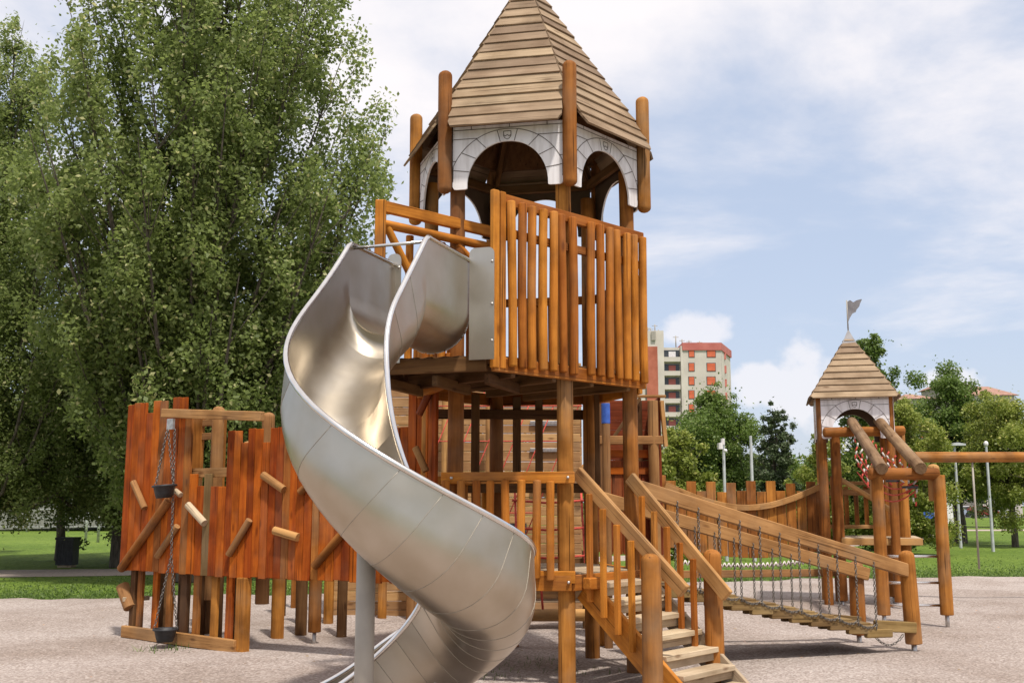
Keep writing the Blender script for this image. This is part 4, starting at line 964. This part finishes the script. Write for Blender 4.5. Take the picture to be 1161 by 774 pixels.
# ------------------------------------------------------------------ red playhouse
def playhouse():
    root = thing('red_playhouse', (1.35, 12.3, 0), 'small red-board playhouse with a diagonal brace and beam behind the staircase', 'playhouse')
    x0, x1, Y = 1.02, 1.62, 12.0
    mb = MB(); z = 1.06
    while z < 2.78: mb.beam((x0-.12, Y+.8, z), (x1+.1, Y+.8, z), .03, .118, ch=.003); z += .12
    mb.build('back_boards', 'darkred', root)
    mb = MB()
    for k in range(6): x = x0+.06+k*.11; mb.beam((x, Y+.1, 1.0), (x, Y+.1, 2.04), .105, .03, up=(0, 1, 0))
    mb.build('front_boards', 'darkred', root)
    mb = MB()
    for k in range(8): mb.beam((x1+.06, Y+.1+k*.11, 1.0), (x1+.06, Y+.1+k*.11, 2.76), .03, .105, up=(0, 1, 0))
    mb.build('side_boards', 'darkred', root)
    mb = MB(); mb.beam((x0, Y+.06, 2.12), (x1+.02, Y+.06, 2.12), .04, .09); mb.beam((x0, Y+.08, 1.93), (x1, Y+.08, 1.93), .03, .08); mb.build('front_rail', 'red', root)
    MB().beam((x0-.04, Y-.03, 2.27), (x1+.08, Y-.03, 2.27), .06, .095).build('cross_beam', 'oldpost', root)
    MB().beam((x0+.12, Y+.5, 2.25), (x0+.5, Y+.5, 2.8), .03, .04).build('diagonal_brace', 'dark', root)
    for x in (x0+.02, x1-.02): MB().log((x, Y, 0), (x, Y, 2.72), .06).build('post', 'oldpost', root)
    MB().log((x1-.12, Y+.6, 0), (x1-.12, Y+.6, 2.78), .05).build('post', 'dark', root)
    MB().beam((x1+.1, Y-.1, 2.82), (x1+.16, Y+.9, 2.3), .3, .03).build('roof_board', 'red', root) if False else None
    mb = MB(); mb.beam((x0-.02, Y+.02, 2.77), (x1+.13, Y+.02, 2.77), .06, .03); mb.beam((x1+.08, Y, 2.72), (x1+.12, Y+.02, 2.2), .03, .05); mb.build('top_board', 'oldpost', root)
playhouse()
# ------------------------------------------------------------------ small turret
TU, TV = V(.97, -.242, 0), V(.242, .97, 0)
def turret():
    fl = V(4.66, 16.3, 0); c = fl+(TU+TV)*.6
    root = thing('small_turret', (c.x, c.y, 0), 'small square play turret with a pointed board roof, white arch and metal flag', 'play turret')
    h = .5
    cor = [c-TU*h-TV*h, c+TU*h-TV*h, c+TU*h+TV*h, c-TU*h+TV*h]
    for k, p in enumerate(cor): MB().log((p.x, p.y, 0 if k in (0, 3) else .12), (p.x, p.y, 3.2), .065 if k else .07).build('post', 'post', root)
    ang = -14
    roof(root, c.x, c.y, 4, ang-135, .93, 3.16, 4.24, 10, step=.03, th=.022)
    mb = MB(); ap = V(c.x, c.y, 4.33); n = 4; base = [V(c.x+.16*math.cos(R(ang+45+90*k)), c.y+.16*math.sin(R(ang+45+90*k)), 4.08) for k in range(4)]
    mb.add(base+[ap], [(0, 1, 4), (1, 2, 4), (2, 3, 4), (3, 0, 4), (3, 2, 1, 0)]); mb.build('roof_cap', 'flagmetal', root)
    fp = MB().tube([ap-V(0, 0, .05), ap+V(0, 0, .47)], .011, 8).build('flag_pole', 'paintgrey', root)
    fl_ = [(0, .44), (.05, .47), (.10, .43), (.15, .46), (.22, .475), (.235, .47), (.20, .40), (.19, .36), (.145, .31), (.13, .27), (.08, .25), (.04, .19), (0, .1)]
    MB().prism(fl_, ap, V(.95, -.3, 0), V(0, 0, 1), .006).build('metal_flag', 'flagmetal', fp)
    for k in range(4):
        a, b = cor[k], cor[(k+1) % 4]; u = (b-a).normalized(); nrm = V(u.y, -u.x, 0)
        arch_panel(root, a+nrm*.075+u*.0, b+nrm*.075, 2.55, 3.19, 3.0, .14, shield=(k == 0))
    deck(root, [V(5.0, 16.28, 0), V(6.15, 16.2, 0), V(6.5, 17.4, 0), V(5.25, 17.4, 0)], 1.06, .04, (1, -.07, 0), .12, 'grey')
    MB().beam((4.98, 16.26, 1.0), (6.17, 16.18, 1.0), .05, .1).build('deck_beam', 'oldpost', root)
    # gate logs at the front
    for (x, y, z0, tp) in ((5.0, 16.42, .12, 2.7), (5.98, 16.35, .25, 2.72), (6.02, 17.1, .12, 2.2), (6.2, 17.5, .12, 2.4)):
        p = MB().log((x, y, z0), (x, y, tp), .08, .075, 0, .05).build('post', 'post', root); MB().tube([V(x, y, -.05), V(x, y, z0+.05)], .024, 8).build('steel_foot', 'galv', p)
    a, b = at(933, 490, 16.2), at(1026, 488, 16.2); MB().log(a, b, .075, .075, .03, .03).build('cross_log', 'post', root)
    # side railing behind
    for (z, t) in ((1.75, .1), (1.9, .06), (1.2, .06)): MB().beam((5.15, 17.5, z), (6.25, 17.4, z), .05, t).build('rail', 'oldpost', root)
    for i in range(6): x = 5.3+i*.16; MB().beam((x, 17.48, 1.2), (x, 17.48, 1.85), .07, .025, up=(0, 1, 0)).build('rail_board', 'post', root)
    MB().log((5.1, 16.6, 1.95), (5.95, 16.75, 1.45), .04).build('diagonal_log', 'oldpost', root)
turret()
def climb_frame():
    root = thing('log_climbing_frame', (5.1, 13.8, 0), 'climbing frame of two posts, steel rungs and two sloping logs before the small turret', 'climbing frame')
    for x in (4.72, 5.52):
        p = MB().log((x, 13.8, .17), (x, 13.8, 1.93), .082, .075).build('post', 'post', root); MB().tube([V(x, 13.8, -.05), V(x, 13.8, .25)], .026, 10).build('steel_foot', 'galv', p)
    a, b = at(984, 537, 13.8), at(1065, 537, 13.8); MB().log(a, b, .078, .078, .03, .03).build('top_log', 'post', root)
    for z in (.90, .57, .29): MB().tube([V(4.75, 13.8, z), V(5.5, 13.8, z)], .017, 10).build('rung', 'rim', root)
    for (x0, y0, x1, y1) in ((966, 480, 1000, 531), (996, 479, 1044, 531)):
        MB().log(at(x0, y0, 16.25)+V(0, 0, .03), at(x1, y1, 13.62), .078).build('sloping_log', 'olddark', root)
    for x in (992, 1058):
        q = at(x, 531, 13.95); MB().log((q.x, q.y, 1.6), (q.x, q.y, q.z+.06), .075, .075, 0, .05).build('post_top', 'oldpost', root)
climb_frame()
def rednet():
    root = thing('red_climbing_net', (5.4, 15, 0), 'red and white chain net hanging between the two sloping logs', 'rope net')
    rd = random.Random(4)
    for i in range(11):
        u = i/10; a = lerp(at(970, 488, 16.1), at(1036, 530, 13.9), u); 
        mb = MB(); ln = .55+.2*math.sin(u*6)
        for k in range(9):
            p0 = a+V(rd.uniform(-.03, .03)-.0, 0, -ln*k/9); p1 = a+V(rd.uniform(-.03, .03), 0, -ln*(k+1)/9); mb.tube([p0, p1], .012, 6, mi=k % 2)
        mb.build('net_strand', ['redrope', 'whiterope'], root)
    for i in range(3):
        pts = [lerp(at(972, 515+i*10, 16.0), at(1040, 545+i*5, 13.9), u)+V(0, 0, -.28*math.sin(math.pi*u)) for u in [k/10 for k in range(11)]]
        rope('net_rope', pts, .010, 'redrope', root)
    s_ = at(1032, 552, 13.9); MB().beam(s_-V(.09, 0, 0), s_+V(.09, 0, 0), .1, .03).build('foothold', 'black', root)
    s_ = at(1012, 545, 14.4); MB().beam(s_-V(.08, 0, 0), s_+V(.08, 0, 0), .1, .03).build('foothold', 'black', root)
rednet()
def swing():
    a = at(1036, 518, 17.0); z = a.z; x1 = 9.2
    root = thing('swing_frame', (7.8, 17, 0), 'long horizontal swing beam of round timber running off to the right', 'swing frame')
    MB().log((a.x, 17, z), (x1, 17, z), .085, .08, .03, .03).build('beam', 'post', root)
    for dy in (-.9, .9): MB().log((x1-.1, 17+dy, 0), (x1-.1, 17+dy*.05, z), .08).build('leg', 'post', root)
    for x in (7.35,): rope('hanging_rope', [V(x, 17, z), V(x+.0, 17, .55)], .016, 'paintgrey', root); pass
swing()
# ------------------------------------------------------------------ palisade suspension bridge on the right
def bridge():
    root = thing('palisade_bridge', (3.6, 16.5, 0), 'play bridge with an alternating palisade side and sagging handrail', 'play bridge')
    x0, x1, Y0, Y1 = 2.35, 4.95, 16.4, 16.9
    n = 16; 
    for i in range(n):
        t = (i+.5)/n; x = x0+(x1-x0)*t; y = Y0+(Y1-Y0)*t
        zt = 1.90 if i % 2 == 0 else 1.76
        # bottom follows the sag of the bridge deck
        zb = .92-.18*math.sin(math.pi*(t*.9))
        MB().beam((x, y, zb), (x+random.uniform(-.01, .01), y, zt+random.uniform(-.02, .02)), .152, .028, up=(.19, -1, 0)).build('palisade_board', 'post', root)
    pts = [lerp(V(x0, Y0-.06, 1.85), V(x1, Y1-.06, 1.88), u)+V(0, 0, -.36*math.sin(math.pi*u)) for u in [k/14 for k in range(15)]]
    mb = MB()
    for a, b in zip(pts, pts[1:]): mb.beam(a, b+(b-a)*.05, .05, .09, tint=.6)
    mb.build('curved_handrail', 'oldpost', root)
    MB().beam((x0-.1, 16.2, .52), (x1+.3, 16.7, .52), .06, .11).build('long_beam', 'oldpost', root)
    mb = MB(); m_ = 30
    for i in range(m_):
        t = i/m_; p = lerp(V(x0+.2, 16.3, .73), V(x1-.35, 16.7, .73), t)+V(0, 0, -.06*math.sin(math.pi*t)); q = lerp(V(x0+.2, 16.3, .65), V(x1-.35, 16.7, .65), (i+.5)/m_)+V(0, 0, -.05*math.sin(math.pi*t))
        mb.tube([p, q], .012, 6); mb.tube([q, lerp(V(x0+.2, 16.3, .73), V(x1-.35, 16.7, .73), (i+1)/m_)+V(0, 0, -.06*math.sin(math.pi*t))], .009, 6)
    mb.build('white_lacing', 'whiterope', root)
    mb = MB(); mb.tube([lerp(V(x0+.2, 16.32, .69), V(x1-.35, 16.72, .69), k/10)+V(0, 0, -.06*math.sin(math.pi*k/10)) for k in range(11)], .014, 6); mb.build('deck_rope', 'dark', root)
    for (x, y) in ((x0-.05, 16.5), (x1+.2, 17.0)): MB().log((x, y, 0), (x, y, 2.0), .08).build('post', 'post', root)
bridge()
# ------------------------------------------------------------------ park furniture and far things
def litter_bin():
    g = atz(80, 642, 0); c = V(g.x, 27.2, 0)
    root = thing('litter_bin', c, 'black square litter bin standing on the grass beside the footpath', 'litter bin')
    mb = MB(); mb.prism([(-.21, -.2), (.21, -.2), (.21, .2), (-.21, .2)], c+V(0, 0, .06), V(1, 0, 0), V(0, 1, 0), .62); mb.build('body', 'black', root)
    MB().prism([(-.24, -.23), (.24, -.23), (.24, .23), (-.24, .23)], c+V(0, 0, .683), V(1, 0, 0), V(0, 1, 0), .06).build('lid', 'black', root)
    MB().prism([(-.17, -.16), (.17, -.16), (.17, .16), (-.17, .16)], c+V(0, 0, 0), V(1, 0, 0), V(0, 1, 0), .055).build('base', 'grey', root)
    mb = MB()
    for k in range(6): mb.box((c.x-.195+k*.07, c.y-.212, .1), (c.x-.165+k*.07, c.y-.202, .64))
    mb.build('front_ribs', 'black', root)
litter_bin()
def left_fence():
    Y = 62; root = thing('wire_fence', (-28, Y, 0), 'low pale wire fence with posts along the far side of the left lawn', 'fence')
    for i in range(16): x = -40+i*2.4; MB().tube([V(x, Y, 0), V(x, Y, 1.5)], .05, 6).build('post', 'lamp', root)
    mb = MB()
    for z in (.3, .8, 1.3): mb.tube([V(-40, Y, z), V(-4, Y, z)], .02, 5)
    mb.build('wire', 'lamp', root)
    r2 = thing('low_wall', (-25, 70, 0), 'low pinkish wall beyond the wire fence', 'wall'); MB().box((-45, 70, 0), (-3, 70.3, .9)).build('wall_face', 'plaster', r2)
    # netting tent
    r3 = thing('netted_enclosure', (-25.5, 66, 0), 'grey netted enclosure with a sloping roof at the far left', 'enclosure')
    mb = MB(); a = [V(-34, 64, 0), V(-34, 64, 3.2), V(-30, 64, 4.3), V(-26, 64, 3.0), V(-22.5, 64, .3)]; b = [q+V(0, 8, 0) for q in a]
    mb.add(a+b, [(0, 1, 2, 3, 4), (1, 6, 7, 2), (2, 7, 8, 3), (3, 8, 9, 4), (9, 8, 7, 6, 5)]); mb.build('netting', 'netting', r3)
    mb = MB(); 
    for q0, q1 in zip(a, a[1:]): mb.tube([q0+V(0, -.05, 0), q1+V(0, -.05, 0)], .05, 6)
    mb.build('tube_frame', 'lamp', r3)
M['netting'] = noise_mat('grey_netting', (.17, .17, .15), (.26, .26, .23), 2, .9)
left_fence()
for i, (px, Y) in enumerate(((99, 45), (113, 45), (139, 45))):
    g = at(px, 580, Y); o = MB().tube([V(g.x, Y, 0), V(g.x, Y, 1.9)], .06, 8).build('white_post', 'lamp'); tag(o, ['leftmost thin white post beyond the left lawn', 'middle thin white post beyond the left lawn', 'right thin white post close to the palisade edge'][i], 'post', 'thin white posts beyond the left lawn')
def lamp_post(px, topy, Y, label, kind=0):
    p = at(px, topy, Y); root = thing('lamp_post', (p.x, Y, 0), label, 'lamp post', 'lamp posts in the park')
    MB().log((p.x, Y, 0), (p.x, Y, p.z), .055, .04, n=10, wob=0).build('pole', 'lamp', root)
    s_ = Y/F
    if kind == 0:
        MB().prism([(-8*s_, -2*s_), (9*s_, -2*s_), (9*s_, 0), (0, 1.5*s_), (-8*s_, 0)], (p.x+2*s_, Y+.1, p.z), V(1, 0, 0), V(0, 0, 1), .25).build('lamp_head', 'lamp', root)
    elif kind == 1:
        MB().box((p.x-6*s_, Y-.15, p.z-9*s_), (p.x-1.5*s_, Y+.1, p.z-2*s_)).build('sensor_box', 'white', root); MB().box((p.x-2*s_, Y-.1, p.z-4*s_), (p.x+1*s_, Y+.1, p.z+3*s_)).build('camera_head', 'white', root); MB().sphere((p.x+.5*s_, Y-.2, p.z-11*s_), 2.2*s_).build('dome', 'white', root)
    elif kind == 2: MB().sphere((p.x, Y, p.z+2*s_), 2.6*s_, sc=(1, 1, 1.3)).build('globe', 'white', root)
    return root
lamp_post(820, 500, 30, 'thin pole with white camera boxes above the palisade bridge', 1)
lamp_post(851, 494, 30, 'plain grey pole beside the camera pole', 3)
lamp_post(1082, 503, 39, 'tall park lamp with a flat head right of the log frame', 0)
lamp_post(1118, 505, 36, 'slim pole with a small round head at the right edge of the lawn', 2)
def car(px, Y, paint, label, L_=4.2):
    g = at(px, 585, Y); x = g.x; root = thing('parked_car', (x, Y, 0), label, 'car', 'cars parked beyond the park')
    m_ = noise_mat('car_paint', tuple(c*.9 for c in paint), paint, 1, .3)
    prof = [(-2.1, .3), (-2.1, .75), (-1.75, .85), (-1.25, 1.38), (.35, 1.42), (1.05, .9), (1.95, .78), (2.1, .6), (2.1, .3)]
    MB().prism(prof, (x, Y+.85, 0), V(1, 0, 0), V(0, 0, 1), 1.7).build('body', m_, root)
    MB().prism([(-1.5, .9), (-1.15, 1.3), (.3, 1.33), (.85, .92)], (x, Y-.855, 0), V(1, 0, 0), V(0, 0, 1), .02).build('side_window', 'glass', root)
    for dx in (-1.3, 1.3):
        MB().log((x+dx, Y-.9, .32), (x+dx, Y-.7, .32), .32, n=16, wob=0).build('wheel', 'black', root)
for a in ((1056, 140, (.6, .6, .62), 'pale silver car parked left of the others under the trees'), (1068, 138, (.03, .035, .05), 'black parked car nearest the tree trunk'), (1083, 138, (.35, .4, .5), 'greyish blue parked car behind the tall lamp'), (1098, 139, (.7, .7, .7), 'white parked car right of the tall lamp'), (1112, 138, (.25, .03, .03), 'dark red car parked at the right end'), (1130, 140, (.5, .52, .55), 'silver car at the extreme right')): car(*a)
def bench():
    g = atz(1044, 603, 0); Y = 45; x = at(1044, 590, Y).x
    root = thing('park_bench', (x, Y, 0), 'dark brown park bench on the lawn behind the climbing frame', 'bench')
    mb = MB(); 
    for k in range(3): mb.beam((x-.9, Y-.2+k*.15, .45), (x+.9, Y-.2+k*.15, .45), .12, .04)
    mb.build('seat', 'darkred', root); mb = MB()
    for k in range(3): mb.beam((x-.9, Y+.28, .6+k*.14), (x+.9, Y+.28, .6+k*.14), .03, .1)
    mb.build('backrest', 'darkred', root)
    for dx in (-.7, .7): mb = MB(); mb.beam((x+dx, Y-.2, 0), (x+dx, Y-.2, .43), .05, .05); mb.beam((x+dx, Y+.31, 0), (x+dx, Y+.31, .95), .05, .05); mb.build('leg', 'black', root)
bench()
def toilet():
    Y = 90; x = at(1040, 575, Y).x; root = thing('blue_cabin', (x, Y, 0), 'blue and white portable cabin glimpsed past the red net', 'cabin')
    MB().box((x-1.3, Y, 0), (x+1.3, Y+1.5, 2.3)).build('blue_wall', 'bluepaint', root); MB().box((x-1.35, Y-.1, 2.3), (x+1.35, Y+1.6, 3.3)).build('white_top', 'white', root)
    MB().box((x-.4, Y-.03, .1), (x+.4, Y-.005, 2.0)).build('door', 'bluepaint', root); MB().box((x+1.4, Y-.0, 0), (x+3.2, Y+1.5, 2.6)).build('white_annex', 'white', root)
toilet()
# ------------------------------------------------------------------ apartment block
def apartment():
    Y = 225; P_ = lambda px, py: at(px, py, Y); root = thing('apartment_block', (at(776, 572, Y).x, Y, 0), 'tall cream apartment block with orange-red shutters and a brick stripe', 'apartment block')
    def blk(name, mat, xa, xb, yt, yb=None, dy=0, D=14):
        a = P_(xa, yt); b = P_(xb, yt); z0 = 0 if yb is None else P_(xa, yb).z
        return MB().box((a.x, Y+dy, z0), (b.x, Y+dy+D, a.z), mi=0).build(name, mat, root)
    main = blk('main_wall', 'plaster', 774, 817.5, 397)
    # side wall set back at an angle, its own volume
    a = P_(817.6, 397); b = P_(826, 401)
    mb = MB(); mb.add([(a.x, Y+.01, 0), (a.x+4.4, Y+12, 0), (a.x+4.4, Y+12, a.z), (a.x, Y+.01, a.z), (a.x-5, Y+12, 0), (a.x-5, Y+12, a.z)], [(0, 1, 2, 3), (1, 4, 5, 2), (3, 2, 5)]); side = mb.build('side_wall', 'plaster', root)
    bz0 = P_(774, 397).z; bz1 = P_(774, 388.5).z
    mb = MB(); a0 = P_(773.6, 397).x; a1 = P_(817.8, 397).x; mb.box((a0, Y-.25, bz0), (a1, Y+12, bz1)); mb.build('roof_fascia', 'bandred', root)
    mb = MB(); q = [(a1+.01, Y-.25), (a1+4.7, Y+12), (a1-5, Y+12)]
    mb.add([(x, y, bz0) for x, y in q]+[(x, y, bz1) for x, y in q], [(2, 1, 0), (3, 4, 5), (0, 1, 4, 3), (1, 2, 5, 4), (2, 0, 3, 5)]); mb.build('roof_fascia', 'bandred', root)
    bal = blk('balcony_wall', 'plaster', 752, 774, 393, dy=1.2, D=12)
    blk('balcony_column', 'plaster', 771.5, 774.2, 392, dy=-.05, D=1.4)
    stair = blk('stair_tower', 'plaster', 732, 752, 375, dy=-.3, D=8)
    blk('brick_stripe', 'brick', 732.3, 745, 393, dy=-.42, D=.25)
    blk('left_block', 'plaster', 715, 731.8, 396, dy=.4); blk('left_fascia', 'bandred', 715, 731.8, 392, 396, dy=.3)
    for yt, yb in ((396, 404.5), (411.8, 420.3), (427.3, 436), (442.8, 451.5), (458.3, 467), (473.8, 482.5)):
        for xa, xb in ((781, 787), (801.6, 811)):
            a = P_(xa, yt); b = P_(xb, yb)
            wn = MB().box((a.x-.12, Y-.06, b.z-.12), (b.x+.12, Y+.02, a.z+.12)).build('window', 'glass', root); MB().box((a.x, Y-.12, b.z), (b.x, Y-.07, a.z)).build('shutter', 'shutter', wn)
        # balcony: dark recess, parapet
        a = P_(752.5, yt); b = P_(771.3, yb)
        rc = MB().box((a.x, Y+1.1, b.z), (b.x, Y+1.18, a.z)).build('recess', 'glass', root)
        MB().box((a.x+1.2, Y+1.03, b.z+.1), (a.x+2.7, Y+1.09, a.z-.3)).build('balcony_door', 'bandred' if yt > 400 else 'white', rc)
        c_ = P_(752.5, yb).z; d_ = P_(752.5, yb+7).z
        MB().box((a.x-.05, Y-.1, d_+.35), (b.x+.02, Y+.05, c_)).build('parapet', 'plaster', root)
        MB().box((a.x, Y+.05, d_+.25), (b.x, Y+1.19, d_+.45)).build('balcony_slab', 'plaster', root)
        for k in (0,):
            q = V(a1+.25, Y+3.5, 0); 
            MB().box((a1+1.2, Y+3.7, b.z), (a1+1.75, Y+4.9, a.z)).build('side_window', 'bandred', root)
    # roof plant and aerials
    mb = MB()
    for x, z0, z1 in ((736, 375, 369), (739, 375, 370), (744, 375, 366), (748, 380, 372), (768, 393, 379), (775, 388, 383), (783, 388, 384), (795, 388, 385)):
        p = P_(x, z0); q = P_(x, z1); mb.tube([V(p.x, Y+2, p.z-.2), V(p.x, Y+2, q.z)], .12, 6); mb.tube([V(p.x-.6, Y+2, q.z-.3), V(p.x+.6, Y+2, q.z-.3)], .06, 5)
    mb.build('aerial', 'paintgrey', root)
    a = P_(738, 376); b = P_(743, 386); MB().box((a.x, Y-.7, b.z), (b.x, Y-.4, a.z)).build('vent_box', 'paintgrey', root)
apartment()
def far_house(xa, xb, yt, yr, Y, label, mat='plaster'):
    a = at(xa, yt, Y); b = at(xb, yt, Y); r_ = at((xa+xb)/2, yr, Y)
    root = thing('distant_house', ((a.x+b.x)/2, Y, 0), label, 'house', 'houses beyond the trees')
    MB().box((a.x, Y, 0), (b.x, Y+9, a.z)).build('wall', mat, root)
    mb = MB(); z = a.z; o = .5
    mb.add([(a.x-o, Y-o, z), (b.x+o, Y-o, z), (b.x+o, Y+9.5, z), (a.x-o, Y+9.5, z), (a.x+1.5, Y+4.5, r_.z), (b.x-1.5, Y+4.5, r_.z)], [(0, 1, 5, 4), (2, 3, 4, 5), (1, 2, 5), (3, 0, 4), (3, 2, 1, 0)]); mb.build('roof', 'tile', root)
    n = max(1, int((b.x-a.x)/3.5))
    for i in range(n):
        for k in range(2):
            x = a.x+(i+.5)*(b.x-a.x)/n; zz = z-1.9-3*k
            if zz > 1: MB().box((x-.5, Y-.06, zz-.6), (x+.5, Y-.01, zz+.6)).build('window', 'shutter', root)
far_house(1028, 1060, 452, 443, 150, 'pale house with a reddish roof just right of the small turret')
far_house(1070, 1100, 437, 428, 160, 'greyish house with flat-looking roof behind the broad green tree', 'paintgrey')
far_house(1106, 1150, 448, 434, 145, 'white house with an orange shutter at the right edge behind trees')
